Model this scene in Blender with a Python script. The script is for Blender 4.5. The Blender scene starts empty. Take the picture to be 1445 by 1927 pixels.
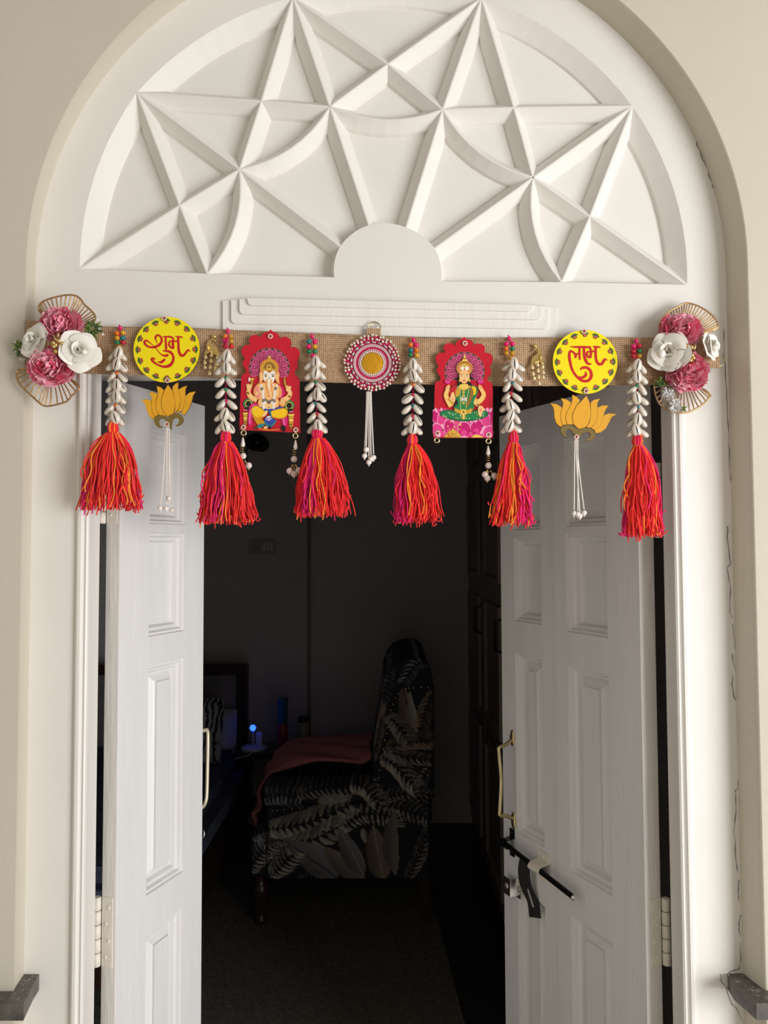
import bpy, bmesh, math, random
import numpy as np
from mathutils import Vector, Matrix
random.seed(7); rng = np.random.default_rng(7)
S = bpy.context.scene
COL = S.collection
# ------------------------------------------------------------------ camera
FPX = 1447.0
CAM = Vector((0.0084, -1.3325, 1.40))
YAW, PITCH, ROLL = math.radians(-0.292), math.radians(2.525), math.radians(-0.231)
cy, sy, cp, sp = math.cos(YAW), math.sin(YAW), math.cos(PITCH), math.sin(PITCH)
FWD = Vector((sy*cp, cy*cp, sp)); R0 = Vector((cy, -sy, 0)); U0 = R0.cross(FWD)
RGT = R0*math.cos(ROLL) + U0*math.sin(ROLL); UP = -R0*math.sin(ROLL) + U0*math.cos(ROLL)
cd = bpy.data.cameras.new('camera'); cam = bpy.data.objects.new('camera', cd); COL.objects.link(cam)
cd.sensor_fit = 'VERTICAL'; cd.sensor_height = 36.0; cd.lens = 36.0*FPX/1927.0; cd.clip_start = 0.02
m3 = Matrix((RGT, UP, -FWD)).transposed(); m4 = m3.to_4x4(); m4.translation = CAM
cam.matrix_world = m4; S.camera = cam
# ------------------------------------------------------------------ light
S.view_settings.view_transform = 'Standard'; S.view_settings.look = 'None'
S.view_settings.gamma = 1.0; S.view_settings.use_curve_mapping = False
S.view_settings.exposure = 0.45
wd = bpy.data.worlds.new('World'); S.world = wd; wd.use_nodes = True
wd.node_tree.nodes['Background'].inputs[0].default_value = (1.0, 0.915, 0.79, 1)
wd.node_tree.nodes['Background'].inputs[1].default_value = 0.315
def area(name, loc, target, sx, sz, power, col):
    l = bpy.data.lights.new(name, 'AREA'); l.shape = 'RECTANGLE'; l.size = sx; l.size_y = sz; l.energy = power; l.color = col
    o = bpy.data.objects.new(name, l); COL.objects.link(o); o.location = loc
    o.rotation_euler = (Vector(target)-Vector(loc)).to_track_quat('-Z', 'Y').to_euler(); return o
# daylight from the open side of the porch, to the right of and behind the viewer
area('daylight_open_side_offscreen', (2.65, -2.35, 1.05), (-0.25, 0, 1.0), 1.6, 1.8, 84, (0.985, 0.985, 1.0))

# ------------------------------------------------------------------ helpers
def W(px, py, Y=0.0):
    d = RGT*((px-722.5)/FPX) - UP*((py-963.5)/FPX) + FWD
    return CAM + d*((Y-CAM.y)/d.y)
def Wplane(px, py, P, n):
    d = RGT*((px-722.5)/FPX) - UP*((py-963.5)/FPX) + FWD
    return CAM + d*((P-CAM).dot(n)/d.dot(n))
def crop(x0, y0, s): return lambda x, y: (x0+x*s, y0+y*s)
def smooth_pts(P, n=6, closed=False):
    P = [np.array(p, float) for p in P]; out = []; N = len(P); last = N if closed else N-1
    for i in range(last):
        if closed: p0, p1, p2, p3 = P[i-1], P[i], P[(i+1) % N], P[(i+2) % N]
        else: p0, p1, p2, p3 = P[max(i-1, 0)], P[i], P[i+1], P[min(i+2, N-1)]
        for k in range(n):
            t = k/n
            out.append(.5*((2*p1)+(-p0+p2)*t+(2*p0-5*p1+4*p2-p3)*t*t+(-p0+3*p1-3*p2+p3)*t**3))
    if not closed: out.append(P[-1])
    return out
class MB:
    def __init__(s): s.v = []; s.f = []; s.m = []; s.sm = []
    def add(s, v, f, m=0, smooth=False):
        b = len(s.v); s.v += [tuple(p) for p in v]
        for q in f: s.f.append(tuple(b+i for i in q)); s.m.append(m); s.sm.append(smooth)
    def box(s, a, b, m=0):
        x0, y0, z0 = a; x1, y1, z1 = b
        s.add([(x0,y0,z0),(x1,y0,z0),(x1,y1,z0),(x0,y1,z0),(x0,y0,z1),(x1,y0,z1),(x1,y1,z1),(x0,y1,z1)],
              [(0,3,2,1),(4,5,6,7),(0,1,5,4),(1,2,6,5),(2,3,7,6),(3,0,4,7)], m)
    def cbox(s, a, b, c=.003, m=0):                    # chamfered box
        x0,y0,z0 = a; x1,y1,z1 = b; bm = bmesh.new()
        bmesh.ops.create_cube(bm, size=1)
        for v in bm.verts: v.co = Vector((x0+(v.co.x+.5)*(x1-x0), y0+(v.co.y+.5)*(y1-y0), z0+(v.co.z+.5)*(z1-z0)))
        bmesh.ops.bevel(bm, geom=list(bm.edges), offset=c, segments=2, affect='EDGES')
        bm.verts.index_update(); s.add([v.co for v in bm.verts], [[v.index for v in f.verts] for f in bm.faces], m); bm.free()
    def prism(s, pts, d, m=0, mside=None, back=True):  # pts: list of Vector (front outline), d: Vector to the back
        n = len(pts); pts = [Vector(p) for p in pts]; bk = [p+d for p in pts]
        s.add(pts, [tuple(range(n))], m)
        s.add(pts+bk, [(i, (i+1) % n, n+(i+1) % n, n+i) for i in range(n)], m if mside is None else mside)
        if back: s.add(bk, [tuple(range(n-1, -1, -1))], m if mside is None else mside)
    def flat(s, pts, m=0): s.add(pts, [tuple(range(len(pts)))], m)
    def tube(s, P, r, k=6, m=0, cap=True, closed=False):
        P = [Vector(p) for p in P]; n = len(P); rs = r if isinstance(r, (list, tuple)) else [r]*n
        T = [(P[(i+1) % n if closed else min(i+1, n-1)]-P[i-1 if closed else max(i-1, 0)]) for i in range(n)]
        T = [t.normalized() if t.length > 1e-9 else Vector((0,0,1)) for t in T]
        a = T[0].orthogonal().normalized(); v = []
        for i in range(n):
            a = a-T[i]*a.dot(T[i])
            if a.length < 1e-6: a = T[i].orthogonal()
            a.normalize(); b = T[i].cross(a)
            for j in range(k):
                q = 2*math.pi*j/k; v.append(P[i]+(a*math.cos(q)+b*math.sin(q))*rs[i])
        f = []
        for i in range(n if closed else n-1):
            for j in range(k): f.append((i*k+j, i*k+(j+1) % k, ((i+1) % n)*k+(j+1) % k, ((i+1) % n)*k+j))
        s.add(v, f, m, True)
        if cap and not closed: s.add(v[:k], [tuple(range(k-1, -1, -1))], m); s.add(v[-k:], [tuple(range(k))], m)
    def sphere(s, c, r, m=0, nu=8, nv=6, sc=(1,1,1)):
        v = []; f = []
        for i in range(nv+1):
            th = math.pi*i/nv
            for j in range(nu):
                ph = 2*math.pi*j/nu
                v.append((c[0]+r*sc[0]*math.sin(th)*math.cos(ph), c[1]+r*sc[1]*math.sin(th)*math.sin(ph), c[2]+r*sc[2]*math.cos(th)))
        for i in range(nv):
            for j in range(nu):
                q = [i*nu+j, (i+1)*nu+j, (i+1)*nu+(j+1) % nu, i*nu+(j+1) % nu]
                if i == 0: q = [q[0], q[1], q[2]]
                elif i == nv-1: q = [q[0], q[1], q[3]]
                f.append(q)
        s.add(v, f, m, True)
    def lathe(s, c, prof, k=14, m=0, axis='z'):
        v = []; f = []
        for r, h in prof:
            for j in range(k):
                q = 2*math.pi*j/k
                if axis == 'z': v.append((c[0]+r*math.cos(q), c[1]+r*math.sin(q), c[2]+h))
                else: v.append((c[0]+r*math.cos(q), c[1]+h, c[2]+r*math.sin(q)))
        for i in range(len(prof)-1):
            for j in range(k): f.append((i*k+j, i*k+(j+1) % k, (i+1)*k+(j+1) % k, (i+1)*k+j))
        s.add(v, f, m, True); s.add(v[:k], [tuple(range(k))], m); s.add(v[-k:], [tuple(range(k))], m)
WM = {}
def link(o, wm, parent=None):
    COL.objects.link(o); WM[o.name] = wm
    if parent is not None: o.parent = parent; o.matrix_basis = WM[parent.name].inverted() @ wm
    else: o.matrix_basis = wm
    return o
def mesh_from(mb, name, mats, off=Vector((0,0,0))):
    me = bpy.data.meshes.new(name)
    me.from_pydata([(v[0]-off.x, v[1]-off.y, v[2]-off.z) for v in mb.v], [], mb.f)
    for m in (mats if isinstance(mats, (list, tuple)) else [mats]): me.materials.append(M(m) if isinstance(m, str) else m)
    me.polygons.foreach_set('material_index', mb.m); me.polygons.foreach_set('use_smooth', mb.sm)
    me.update(); return me
def build(mb, name, mats, parent=None, fixn=True):
    if parent is not None: off = WM[parent.name].translation.copy(); 
    else:
        a = np.array(mb.v); off = Vector(((a[:,0].min()+a[:,0].max())/2, (a[:,1].min()+a[:,1].max())/2, a[:,2].min()))
    me = mesh_from(mb, name, mats, off)
    if fixn:
        bm = bmesh.new(); bm.from_mesh(me); bmesh.ops.recalc_face_normals(bm, faces=bm.faces); bm.to_mesh(me); bm.free()
    return link(bpy.data.objects.new(name, me), Matrix.Translation(off), parent)
def inst(name, me, wm, parent): return link(bpy.data.objects.new(name, me), wm, parent)
def thing(name, loc, label, cat, group=None, kind=None):
    o = bpy.data.objects.new(name, None); o.empty_display_size = .02; link(o, Matrix.Translation(Vector(loc)))
    return tag(o, label, cat, group, kind)
def tag(o, label=None, cat=None, group=None, kind=None):
    if label: o['label'] = label
    if cat: o['category'] = cat
    if group: o['group'] = group
    if kind: o['kind'] = kind
    return o
def frame_mat(loc, xa, ya, za): 
    m = Matrix((xa, ya, za)).transposed().to_4x4(); m.translation = loc; return m

# ------------------------------------------------------------------ materials
MATS = {}; SPEC = {}
def spec(name, col, rough=.5, metal=0, var=0.0, scale=20, bump=0.0, bscale=60, stretch=(1,1,1), coat=0, emit=None, sheen=0, trans=0, sss=0):
    SPEC[name] = dict(col=col, rough=rough, metal=metal, var=var, scale=scale, bump=bump, bscale=bscale, stretch=stretch, coat=coat, emit=emit, sheen=sheen, trans=trans, sss=sss)
def s2l(c): return tuple(((x/255.)/12.92 if x/255. <= .04045 else ((x/255.+.055)/1.055)**2.4) for x in c)
def M(name):
    if name in MATS: return MATS[name]
    p = SPEC[name]; m = bpy.data.materials.new(name); m.use_nodes = True; nt = m.node_tree; b = nt.nodes['Principled BSDF']
    b.inputs['Base Color'].default_value = (*p['col'], 1); b.inputs['Roughness'].default_value = p['rough']; b.inputs['Metallic'].default_value = p['metal']
    if p['coat']: b.inputs['Coat Weight'].default_value = p['coat']
    if p['sheen']: b.inputs['Sheen Weight'].default_value = p['sheen']
    if p['trans']: b.inputs['Transmission Weight'].default_value = p['trans']
    if p['emit']: b.inputs['Emission Color'].default_value = (*p['emit'][0], 1); b.inputs['Emission Strength'].default_value = p['emit'][1]
    if p['var'] or p['bump']:
        tc = nt.nodes.new('ShaderNodeTexCoord'); mp = nt.nodes.new('ShaderNodeMapping'); mp.inputs['Scale'].default_value = p['stretch']
        nt.links.new(tc.outputs['Object'], mp.inputs['Vector'])
    if p['var']:
        n = nt.nodes.new('ShaderNodeTexNoise'); n.inputs['Scale'].default_value = p['scale']; n.inputs['Detail'].default_value = 5
        r = nt.nodes.new('ShaderNodeValToRGB'); c = p['col']; v = p['var']
        r.color_ramp.elements[0].position = .3; r.color_ramp.elements[1].position = .7
        r.color_ramp.elements[0].color = (*[x*(1-v) for x in c], 1); r.color_ramp.elements[1].color = (*[min(1, x*(1+v)) for x in c], 1)
        nt.links.new(mp.outputs[0], n.inputs['Vector']); nt.links.new(n.outputs['Fac'], r.inputs[0]); nt.links.new(r.outputs[0], b.inputs['Base Color'])
    if p['bump']:
        n = nt.nodes.new('ShaderNodeTexNoise'); n.inputs['Scale'].default_value = p['bscale']; n.inputs['Detail'].default_value = 4
        bp = nt.nodes.new('ShaderNodeBump'); bp.inputs['Strength'].default_value = p['bump']; bp.inputs['Distance'].default_value = .004
        nt.links.new(mp.outputs[0], n.inputs['Vector']); nt.links.new(n.outputs['Fac'], bp.inputs['Height']); nt.links.new(bp.outputs[0], b.inputs['Normal'])
    MATS[name] = m; return m
spec('wall_cream', (.60,.555,.46), .85, var=.03, scale=3, bump=.12, bscale=70)
spec('paint_white', (.80,.775,.735), .42, var=.02, scale=6, bump=.14, bscale=22, stretch=(6,6,.7))
spec('paint_plaster', (.79,.765,.72), .5, var=.025, scale=5, bump=.14, bscale=30)
spec('paint_door', (.76,.75,.74), .40, var=.03, scale=6, bump=.16, bscale=30, stretch=(6,6,.5))
spec('paint_edge', (.76,.735,.69), .5, var=.07, scale=14, bump=.3, bscale=30, stretch=(5,5,.6))
spec('paint_hinge', (.78,.73,.64), .45, var=.06, scale=60, bump=.25, bscale=120)
spec('crack_dark', (.09,.07,.06), .9)
spec('stone_dark', (.10,.09,.08), .45, var=.35, scale=60, bump=.2, bscale=90)
spec('chip_pale', (.35,.32,.28), .5)
spec('porch_stone', (.55,.52,.47), .5, var=.08, scale=4)
spec('room_wall', (.52,.49,.49), .8, var=.04, scale=3)
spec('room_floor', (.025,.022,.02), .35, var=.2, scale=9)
spec('carpet', (.12,.11,.085), .95, var=.35, scale=90, bump=.5, bscale=300)
spec('wood_dark', (.035,.018,.013), .3, var=.25, scale=14, stretch=(8,8,1))
spec('wardrobe', (.17,.13,.11), .4, var=.15, scale=10, stretch=(8,8,1))
spec('black_metal', (.012,.012,.013), .25, metal=.6)
spec('chrome', (.75,.74,.72), .18, metal=1)
spec('brass', (.62,.50,.28), .3, metal=1, var=.15, scale=40)
spec('cream_metal', (.80,.70,.50), .35, metal=.4)
spec('gold', (.83,.60,.22), .25, metal=1)
spec('gold_light', (.90,.74,.38), .22, metal=1)
spec('wire_gold', (.50,.31,.15), .33, metal=.85, var=.25, scale=120)
spec('pearl', (.86,.80,.74), .18, coat=.6)
spec('pearl_pink', (.78,.65,.60), .18, coat=.6)
spec('gem', (.90,.80,.68), .06, metal=.75)
spec('gem_grey', (.62,.58,.58), .08, metal=.8)
spec('gem_red', (.35,.0,.015), .1, coat=.8)
spec('felt_pink', (.50,.01,.085), .8, var=.15, scale=200)
spec('seed_gold', (.80,.45,.02), .3, metal=.4)
spec('seed_pinkish', (.80,.62,.62), .25, coat=.4)
spec('disc_yellow', s2l((246,224,2)), .35, var=.02, scale=60)
spec('disc_edge', (.14,.085,.02), .7)
spec('print_red', s2l((198,16,26)), .4)
spec('print_brown', s2l((140,52,40)), .5)
spec('print_rose', s2l((190,110,90)), .5)
spec('print_green', s2l((28,98,52)), .5)
spec('lotus_yellow', (.76,.37,.012), .45, var=.04, scale=80)
spec('lotus_olive', s2l((118,100,40)), .5)
spec('lotus_line', (.16,.07,.01), .7)
spec('plaque_red', s2l((200,14,42)), .33, var=.02, scale=50)
spec('shell', (.68,.61,.52), .25, var=.10, scale=130, coat=.4)
spec('slit', (.035,.022,.016), .8)
for n, c in dict(orange=(222,108,14), yellow=(214,158,30), teal=(16,118,122), green=(14,120,74), crimson=(190,14,48), magenta=(222,6,104), red=(205,16,28), mustard=(196,140,30)).items():
    spec('bead_'+n, s2l(c), .3, coat=.3)
spec('yarn_red', (.84,.006,.012), .75, sheen=.2)
spec('yarn_scarlet', (.90,.018,.008), .75, sheen=.2)
spec('yarn_pink', (.80,.0,.16), .75, sheen=.2)
spec('yarn_orange', (.95,.27,.01), .75, sheen=.2)
spec('petal_pink', (.96,.33,.43), .7, var=.22, scale=90)
spec('petal_pink_light', (.97,.50,.58), .7, var=.15, scale=90)
spec('petal_pink_deep', (.92,.17,.28), .7, var=.15, scale=90)
spec('rose_white', (.84,.81,.74), .6, var=.02, scale=60)
spec('leaf_green', (.05,.12,.035), .6, var=.3, scale=150)
spec('leaf_lime', (.22,.32,.06), .6, var=.3, scale=150)
spec('silver_glitter', (.72,.71,.69), .3, metal=.4, var=.2, scale=300)
spec('led_blue', (.02,.05,.9), .3, emit=((.01,.05,1.0), 5.0))
spec('plastic_white', (.6,.6,.6), .4)
spec('switch_grey', (.36,.35,.35), .4)
spec('can_blue', (.02,.13,.30), .35, var=.2, scale=30)
spec('can_red', (.32,.01,.035), .35)
spec('bottle_cream', (.32,.30,.24), .4)
spec('cloth_pink', (.50,.17,.18), .9, var=.06, scale=30)
spec('pillow_white', (.42,.42,.43), .9)
spec('bed_blue', (.045,.055,.085), .9, var=.4, scale=20)
spec('headboard_pad', (.19,.18,.18), .9, var=.15, scale=12)

def burlap():
    m = bpy.data.materials.new('burlap'); m.use_nodes = True; nt = m.node_tree; b = nt.nodes['Principled BSDF']; b.inputs['Roughness'].default_value = .95
    tc = nt.nodes.new('ShaderNodeTexCoord'); L = nt.links.new
    def wave(direction, sc, dist):
        w = nt.nodes.new('ShaderNodeTexWave'); w.wave_type = 'BANDS'; w.bands_direction = direction
        w.inputs['Scale'].default_value = sc; w.inputs['Distortion'].default_value = dist; w.inputs['Detail'].default_value = 2; w.inputs['Detail Scale'].default_value = 2
        L(tc.outputs['Object'], w.inputs['Vector']); return w
    wx, wz = wave('X', 88, .9), wave('Z', 88, .9)
    n = nt.nodes.new('ShaderNodeTexNoise'); n.inputs['Scale'].default_value = 230; L(tc.outputs['Object'], n.inputs['Vector'])
    mul = nt.nodes.new('ShaderNodeMath'); mul.operation = 'MULTIPLY'; L(wx.outputs['Fac'], mul.inputs[0]); L(wz.outputs['Fac'], mul.inputs[1])
    mx = nt.nodes.new('ShaderNodeMath'); mx.operation = 'MULTIPLY_ADD'; L(n.outputs['Fac'], mx.inputs[0]); mx.inputs[1].default_value = .5; L(mul.outputs[0], mx.inputs[2])
    r = nt.nodes.new('ShaderNodeValToRGB'); L(mx.outputs[0], r.inputs[0])
    e = r.color_ramp.elements; e[0].position = .16; e[0].color = (.23,.125,.06,1); e[1].position = .85; e[1].color = (.64,.45,.28,1)
    q = e.new(.42); q.color = (.46,.295,.17,1)
    L(r.outputs[0], b.inputs['Base Color'])
    bp = nt.nodes.new('ShaderNodeBump'); bp.inputs['Strength'].default_value = .6; bp.inputs['Distance'].default_value = .001
    L(mx.outputs[0], bp.inputs['Height']); L(bp.outputs[0], b.inputs['Normal']); MATS['burlap'] = m
burlap()
def attr_mat(name, rough):
    m = bpy.data.materials.new(name); m.use_nodes = True; nt = m.node_tree; b = nt.nodes['Principled BSDF']; b.inputs['Roughness'].default_value = rough
    a = nt.nodes.new('ShaderNodeVertexColor'); a.layer_name = 'print'; nt.links.new(a.outputs[0], b.inputs['Base Color']); MATS[name] = m
attr_mat('chair_fabric', .85)
def zigzag():
    m = bpy.data.materials.new('pillow_print'); m.use_nodes = True; nt = m.node_tree; b = nt.nodes['Principled BSDF']; b.inputs['Roughness'].default_value = .9
    tc = nt.nodes.new('ShaderNodeTexCoord'); w = nt.nodes.new('ShaderNodeTexWave'); w.inputs['Scale'].default_value = 14; w.inputs['Distortion'].default_value = 9; w.inputs['Detail'].default_value = 3
    nt.links.new(tc.outputs['Object'], w.inputs['Vector']); r = nt.nodes.new('ShaderNodeValToRGB'); r.color_ramp.elements[0].color = (.02,.02,.022,1); r.color_ramp.elements[1].color = (.30,.30,.31,1)
    r.color_ramp.elements[0].position = .4; r.color_ramp.elements[1].position = .55
    nt.links.new(w.outputs['Fac'], r.inputs[0]); nt.links.new(r.outputs[0], b.inputs['Base Color']); MATS['pillow_print'] = m
zigzag()

# ================================================================== STRUCTURE
def struct(mb, name, mat, label=None):
    o = build(mb, name, mat); o['kind'] = 'structure'
    if label: o['label'] = label
    return o
def fill_loops(mb, loops, Y, m=0):
    bm = bmesh.new(); es = []
    for lp in loops:
        vs = [bm.verts.new((p[0], Y, p[1])) for p in lp]
        es += [bm.edges.new((vs[i], vs[(i+1) % len(vs)])) for i in range(len(vs))]
    bmesh.ops.triangle_fill(bm, use_beauty=True, use_dissolve=False, edges=es)
    bm.verts.index_update()
    mb.add([v.co for v in bm.verts], [[v.index for v in f.verts] for f in bm.faces], m); bm.free()
def arch_outline(cx, cz, r, zl, n=64):
    P = [(cx-r, 0.0)] + [(cx-r, zl*(k/4.0)) for k in (1, 2, 3)]
    P += [(cx+r*math.cos(math.pi-math.pi*i/n), cz+r*math.sin(math.pi-math.pi*i/n)) for i in range(n+1)]
    P += [(cx+r, zl*(k/4.0)) for k in (3, 2, 1)] + [(cx+r, 0.0)]
    return P
WY = -.05                                             # face of the cream wall in front of the frame plane
ci = W(716, 515, 0); co = W(719, 499, WY)
inner = arch_outline(-.004, ci.z, .607, ci.z*.98); outer = arch_outline(.007, co.z, .6115, co.z*.98)
wallrect = [(-2.6, 0), (-2.6, 3.3), (2.6, 3.3), (2.6, 0)]
mb = MB(); fill_loops(mb, [outer + wallrect[::-1]], WY)
n = len(inner)
def rnd(t): return t
rows = [[(p[0], WY, p[1]) for p in outer]]
for t, y in ((.12, WY+.0015), (.3, WY+.008), (.8, -.012), (.93, -.003), (1.0, 0.0)):
    rows.append([(a[0]*(1-t)+b[0]*t, y, a[1]*(1-t)+b[1]*t) for a, b in zip(outer, inner)])
for i in range(len(rows)-1):
    mb.add(rows[i]+rows[i+1], [(j, j+1, n+j+1, n+j) for j in range(n-1)], 0, True)
wall = struct(mb, 'wall_front', 'wall_cream', 'cream plastered wall around the arched doorway')

# --- fanlight frame face
VN = [(150,506),(257.6,174),(551,-5),(906,-4),(1189.8,200),(1293,536)]
AN = [(390,515),(450.7,318.5),(620.7,200.7),(833,206),(1003,334),(1057,531)]
BN = [(338,386.6),(491.6,190.5),(729.5,120.6),(967,202.6),(1109.9,407.3)]
HN = [(629,522),(640,463.5),(694,423.5),(764,428),(818,467),(830,530)]
X2 = lambda p: (lambda w: (w.x, w.z))(W(p[0], p[1], 0))
V = [X2(p) for p in VN]; A = [X2(p) for p in AN]; B = [X2(p) for p in BN]; H = [X2(p) for p in HN]
C0 = X2((721, 523))
def polar_arc(P, Q, n=10, c=C0):
    a0 = math.atan2(P[1]-c[1], P[0]-c[0]); a1 = math.atan2(Q[1]-c[1], Q[0]-c[0])
    r0 = math.hypot(P[0]-c[0], P[1]-c[1]); r1 = math.hypot(Q[0]-c[0], Q[1]-c[1])
    return [(c[0]+(r0+(r1-r0)*k/n)*math.cos(a0+(a1-a0)*k/n), c[1]+(r0+(r1-r0)*k/n)*math.sin(a0+(a1-a0)*k/n)) for k in range(n+1)]
JL0, JR0 = W(145, 1000).x, W(1290, 1000).x            # frame face ends at the bead
ZL = 1.712                                            # lintel soffit
fan = []
for k in range(5): fan += polar_arc(V[k], V[k+1])[:-1]
fan += [V[5], A[5]]
hubarc = []
for k in range(5): hubarc += polar_arc(H[k], H[k+1], 5)[:-1]
hubarc.append(H[5])
fan += hubarc[::-1] + [A[0]]
face = inner + [(JR0, 0), (JR0, ZL), (JL0, ZL), (JL0, 0)]
mb = MB(); fill_loops(mb, [face, fan], 0.0)
mb.add([(JL0, 0, ZL), (JR0, 0, ZL), (JR0, .10, ZL), (JL0, .10, ZL)], [(0,1,2,3)])
frame = struct(mb, 'trim_1', 'paint_plaster', 'white painted arched tympanum with raised star ribs over the doorway')
# panels
PY = .025
def arcseg(P, Q, sag, n=8):
    mx, mz = (P[0]+Q[0])/2, (P[1]+Q[1])/2; dx, dz = C0[0]-mx, C0[1]-mz; L = math.hypot(dx, dz)
    return [((1-t)**2*P[0]+2*t*(1-t)*(mx+dx/L*2*sag)+t*t*Q[0], (1-t)**2*P[1]+2*t*(1-t)*(mz+dz/L*2*sag)+t*t*Q[1]) for t in [k/n for k in range(n+1)]]
SAG = .022
cells = []
for k in range(5):
    cells.append(polar_arc(V[k], V[k+1])+[B[k]])
    cells.append([V[k], B[k], A[k]]); cells.append([V[k+1], A[k+1], B[k]])
    arc = arcseg(A[k], A[k+1], SAG)
    cells.append(arc+[B[k]])
    cells.append(arc+polar_arc(H[k], H[k+1], 5)[::-1])
for i, c in enumerate(cells):
    mb = MB(); mb.prism([Vector((p[0], PY+.0006*(i % 3), p[1])) for p in c], Vector((0, .01, 0)))
    build(mb, 'panel', 'paint_plaster', frame)
mb = MB(); mb.prism([Vector((p[0], .037, p[1])) for p in [(V[0][0]-.01, V[0][1]-.01)]+[(C0[0]+.545*math.cos(math.pi-math.pi*i/40), C0[1]+.545*math.sin(math.pi-math.pi*i/40)) for i in range(41)]+[(V[5][0]+.01, V[5][1]-.01)]], Vector((0,.01,0)))
build(mb, 'backing_board', 'paint_plaster', frame)
# ribs
PROF = [(-.0200, .029), (-.0165, .0185), (-.0012, -.0004), (.0012, -.0004), (.0165, .0185), (.0200, .029)]
RIBN = [0]
def rib(path, prof=PROF, name='rib'):
    if prof is PROF:
        path = [np.array(p, float) for p in path]; a = path[0]-path[1]; b = path[-1]-path[-2]
        path = [path[0]+a/np.hypot(*a)*.0022] + path[1:-1] + [path[-1]+b/np.hypot(*b)*.0022]
    mb = MB(); v = []; n = len(path); k = len(prof); RIBN[0] += 1; jit = .00004*(RIBN[0] % 13) if prof is PROF else 0
    for i, p in enumerate(path):
        a = path[max(i-1, 0)]; b = path[min(i+1, n-1)]; tx, tz = b[0]-a[0], b[1]-a[1]; L = math.hypot(tx, tz); nx, nz = -tz/L, tx/L
        for o, y in prof: v.append((p[0]+nx*o, y+jit, p[1]+nz*o))
    mb.add(v, [(i*k+j, i*k+j+1, (i+1)*k+j+1, (i+1)*k+j) for i in range(n-1) for j in range(k-1)])
    return build(mb, name, 'paint_plaster', frame)
for k in range(5):
    rib([V[k], B[k]]); rib([V[k+1], B[k]]); rib([A[k], B[k]]); rib([A[k+1], B[k]]); rib(arcseg(A[k], A[k+1], SAG))
for k in range(1, 5): rib([V[k], A[k]]); rib([A[k], H[k]])
half = [(-.031, .029), (-.027, .0200), (0, 0), (.004, .0004)]
for k in range(5): rib(polar_arc(V[k], V[k+1], 10), half)
hb = [(-.004, .0004), (0, 0), (.009, .020), (.011, .029)]
rib([V[0], A[0]], hb); rib([A[0], H[0]], hb); rib([H[5], A[5]], hb); rib([A[5], V[5]], hb); rib(hubarc, [(-.004,.0004),(0,0),(.006,.020),(.008,.029)])
# stepped lintel plates
tr = None
steps = [([(419,566),(427,564.5),(1046,577)], 1046.8, (1030,637), (419,622), .004), ]
def plate(l, r, tl, trr, bl, br, Y, rad=9):
    P = [(l, tl), (r, trr)]
    def cornr(cx, cyy, sgn): return [(cx-sgn*rad*(1-math.cos(a)), cyy-rad*(1-math.sin(a))) for a in [q*math.pi/12 for q in range(7)]]
    P += [(r-rad*(1-math.cos(a)), br-rad*(1-math.sin(a))) for a in [q*math.pi/12 for q in range(7)]]
    P += [(l+rad*(1-math.sin(a)), bl-rad*(1-math.cos(a))) for a in [q*math.pi/12 for q in range(7)]]
    return [W(x, y, Y) for x, y in P]
lint = None
for i, (l, r, tl, trr, bl, br) in enumerate([(419,1047,565.5,577.5,626,639),(435,1032,564.5,576.5,609,619),(450.6,1019,563,575.5,591.5,601.5),(466,1002.5,561,574,574.8,586)]):
    Yf = -.0045*(i+1); mb = MB(); mb.prism(plate(l, r, tl, trr, bl, br, Yf), Vector((0, .0045, 0)))
    if lint is None:
        lint = struct(mb, 'trim_2', 'paint_white', 'white stepped wooden plate on the lintel')
    else: build(mb, 'step', 'paint_white', lint)
# jamb beads
def jamb(x0, sg, name, label):
    prof = [(-.001,.0),(.0015,-.006),(.005,-.0085),(.010,-.0085),(.013,-.004),(.0155,-.0035),(.0185,-.006),(.0215,-.004),(.0225,.0),(.0225,.045),(-.012,.045),(-.012,.10),(-.03,.10)]
    mb = MB(); v = []
    for z in (0, ZL+.01):
        for o, y in prof: v.append((x0+sg*o, y, z))
    k = len(prof); mb.add(v, [(j, j+1, k+j+1, k+j) for j in range(k-1)])
    return struct(mb, name, 'paint_white', label)
jamb(JL0, 1, 'trim_3', 'white moulded door jamb beside the folded door leaf'); jamb(JR0, -1, 'trim_4', 'white moulded door jamb beside the bolted door leaves')
# inner side of the wall (room side) + room shell
mb = MB(); x0, x1 = JL0-.012, JR0+.012
RX0, RX1, RY1, RZ = -2.1, .62, 2.62, 2.75
fill_loops(mb, [[(x0,0),(x0,ZL),(x1,ZL),(x1,0),(RX1,0),(RX1,RZ),(RX0,RZ),(RX0,0)]], .10)
struct(mb, 'wall_inner', 'room_wall')
def slab(name, a, b, mat, label=None): mb = MB(); mb.box(a, b); return struct(mb, name, mat, label)
slab('wall_back', (RX0-.1, RY1, 0), (RX1+.1, RY1+.1, RZ), 'room_wall', 'dim grey back wall of the bedroom')
slab('wall_left', (RX0-.1, .10, 0), (RX0, RY1, RZ), 'room_wall')
slab('wall_right', (RX1, .10, 0), (RX1+.1, RY1, RZ), 'room_wall')
slab('ceiling', (RX0-.1, .10, RZ), (RX1+.1, RY1+.1, RZ+.1), 'room_wall')
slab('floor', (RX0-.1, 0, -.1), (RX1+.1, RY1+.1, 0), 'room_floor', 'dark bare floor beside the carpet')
slab('floor_porch', (-2.6, -4.0, -.1), (2.6, 0, 0), 'porch_stone')
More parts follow.
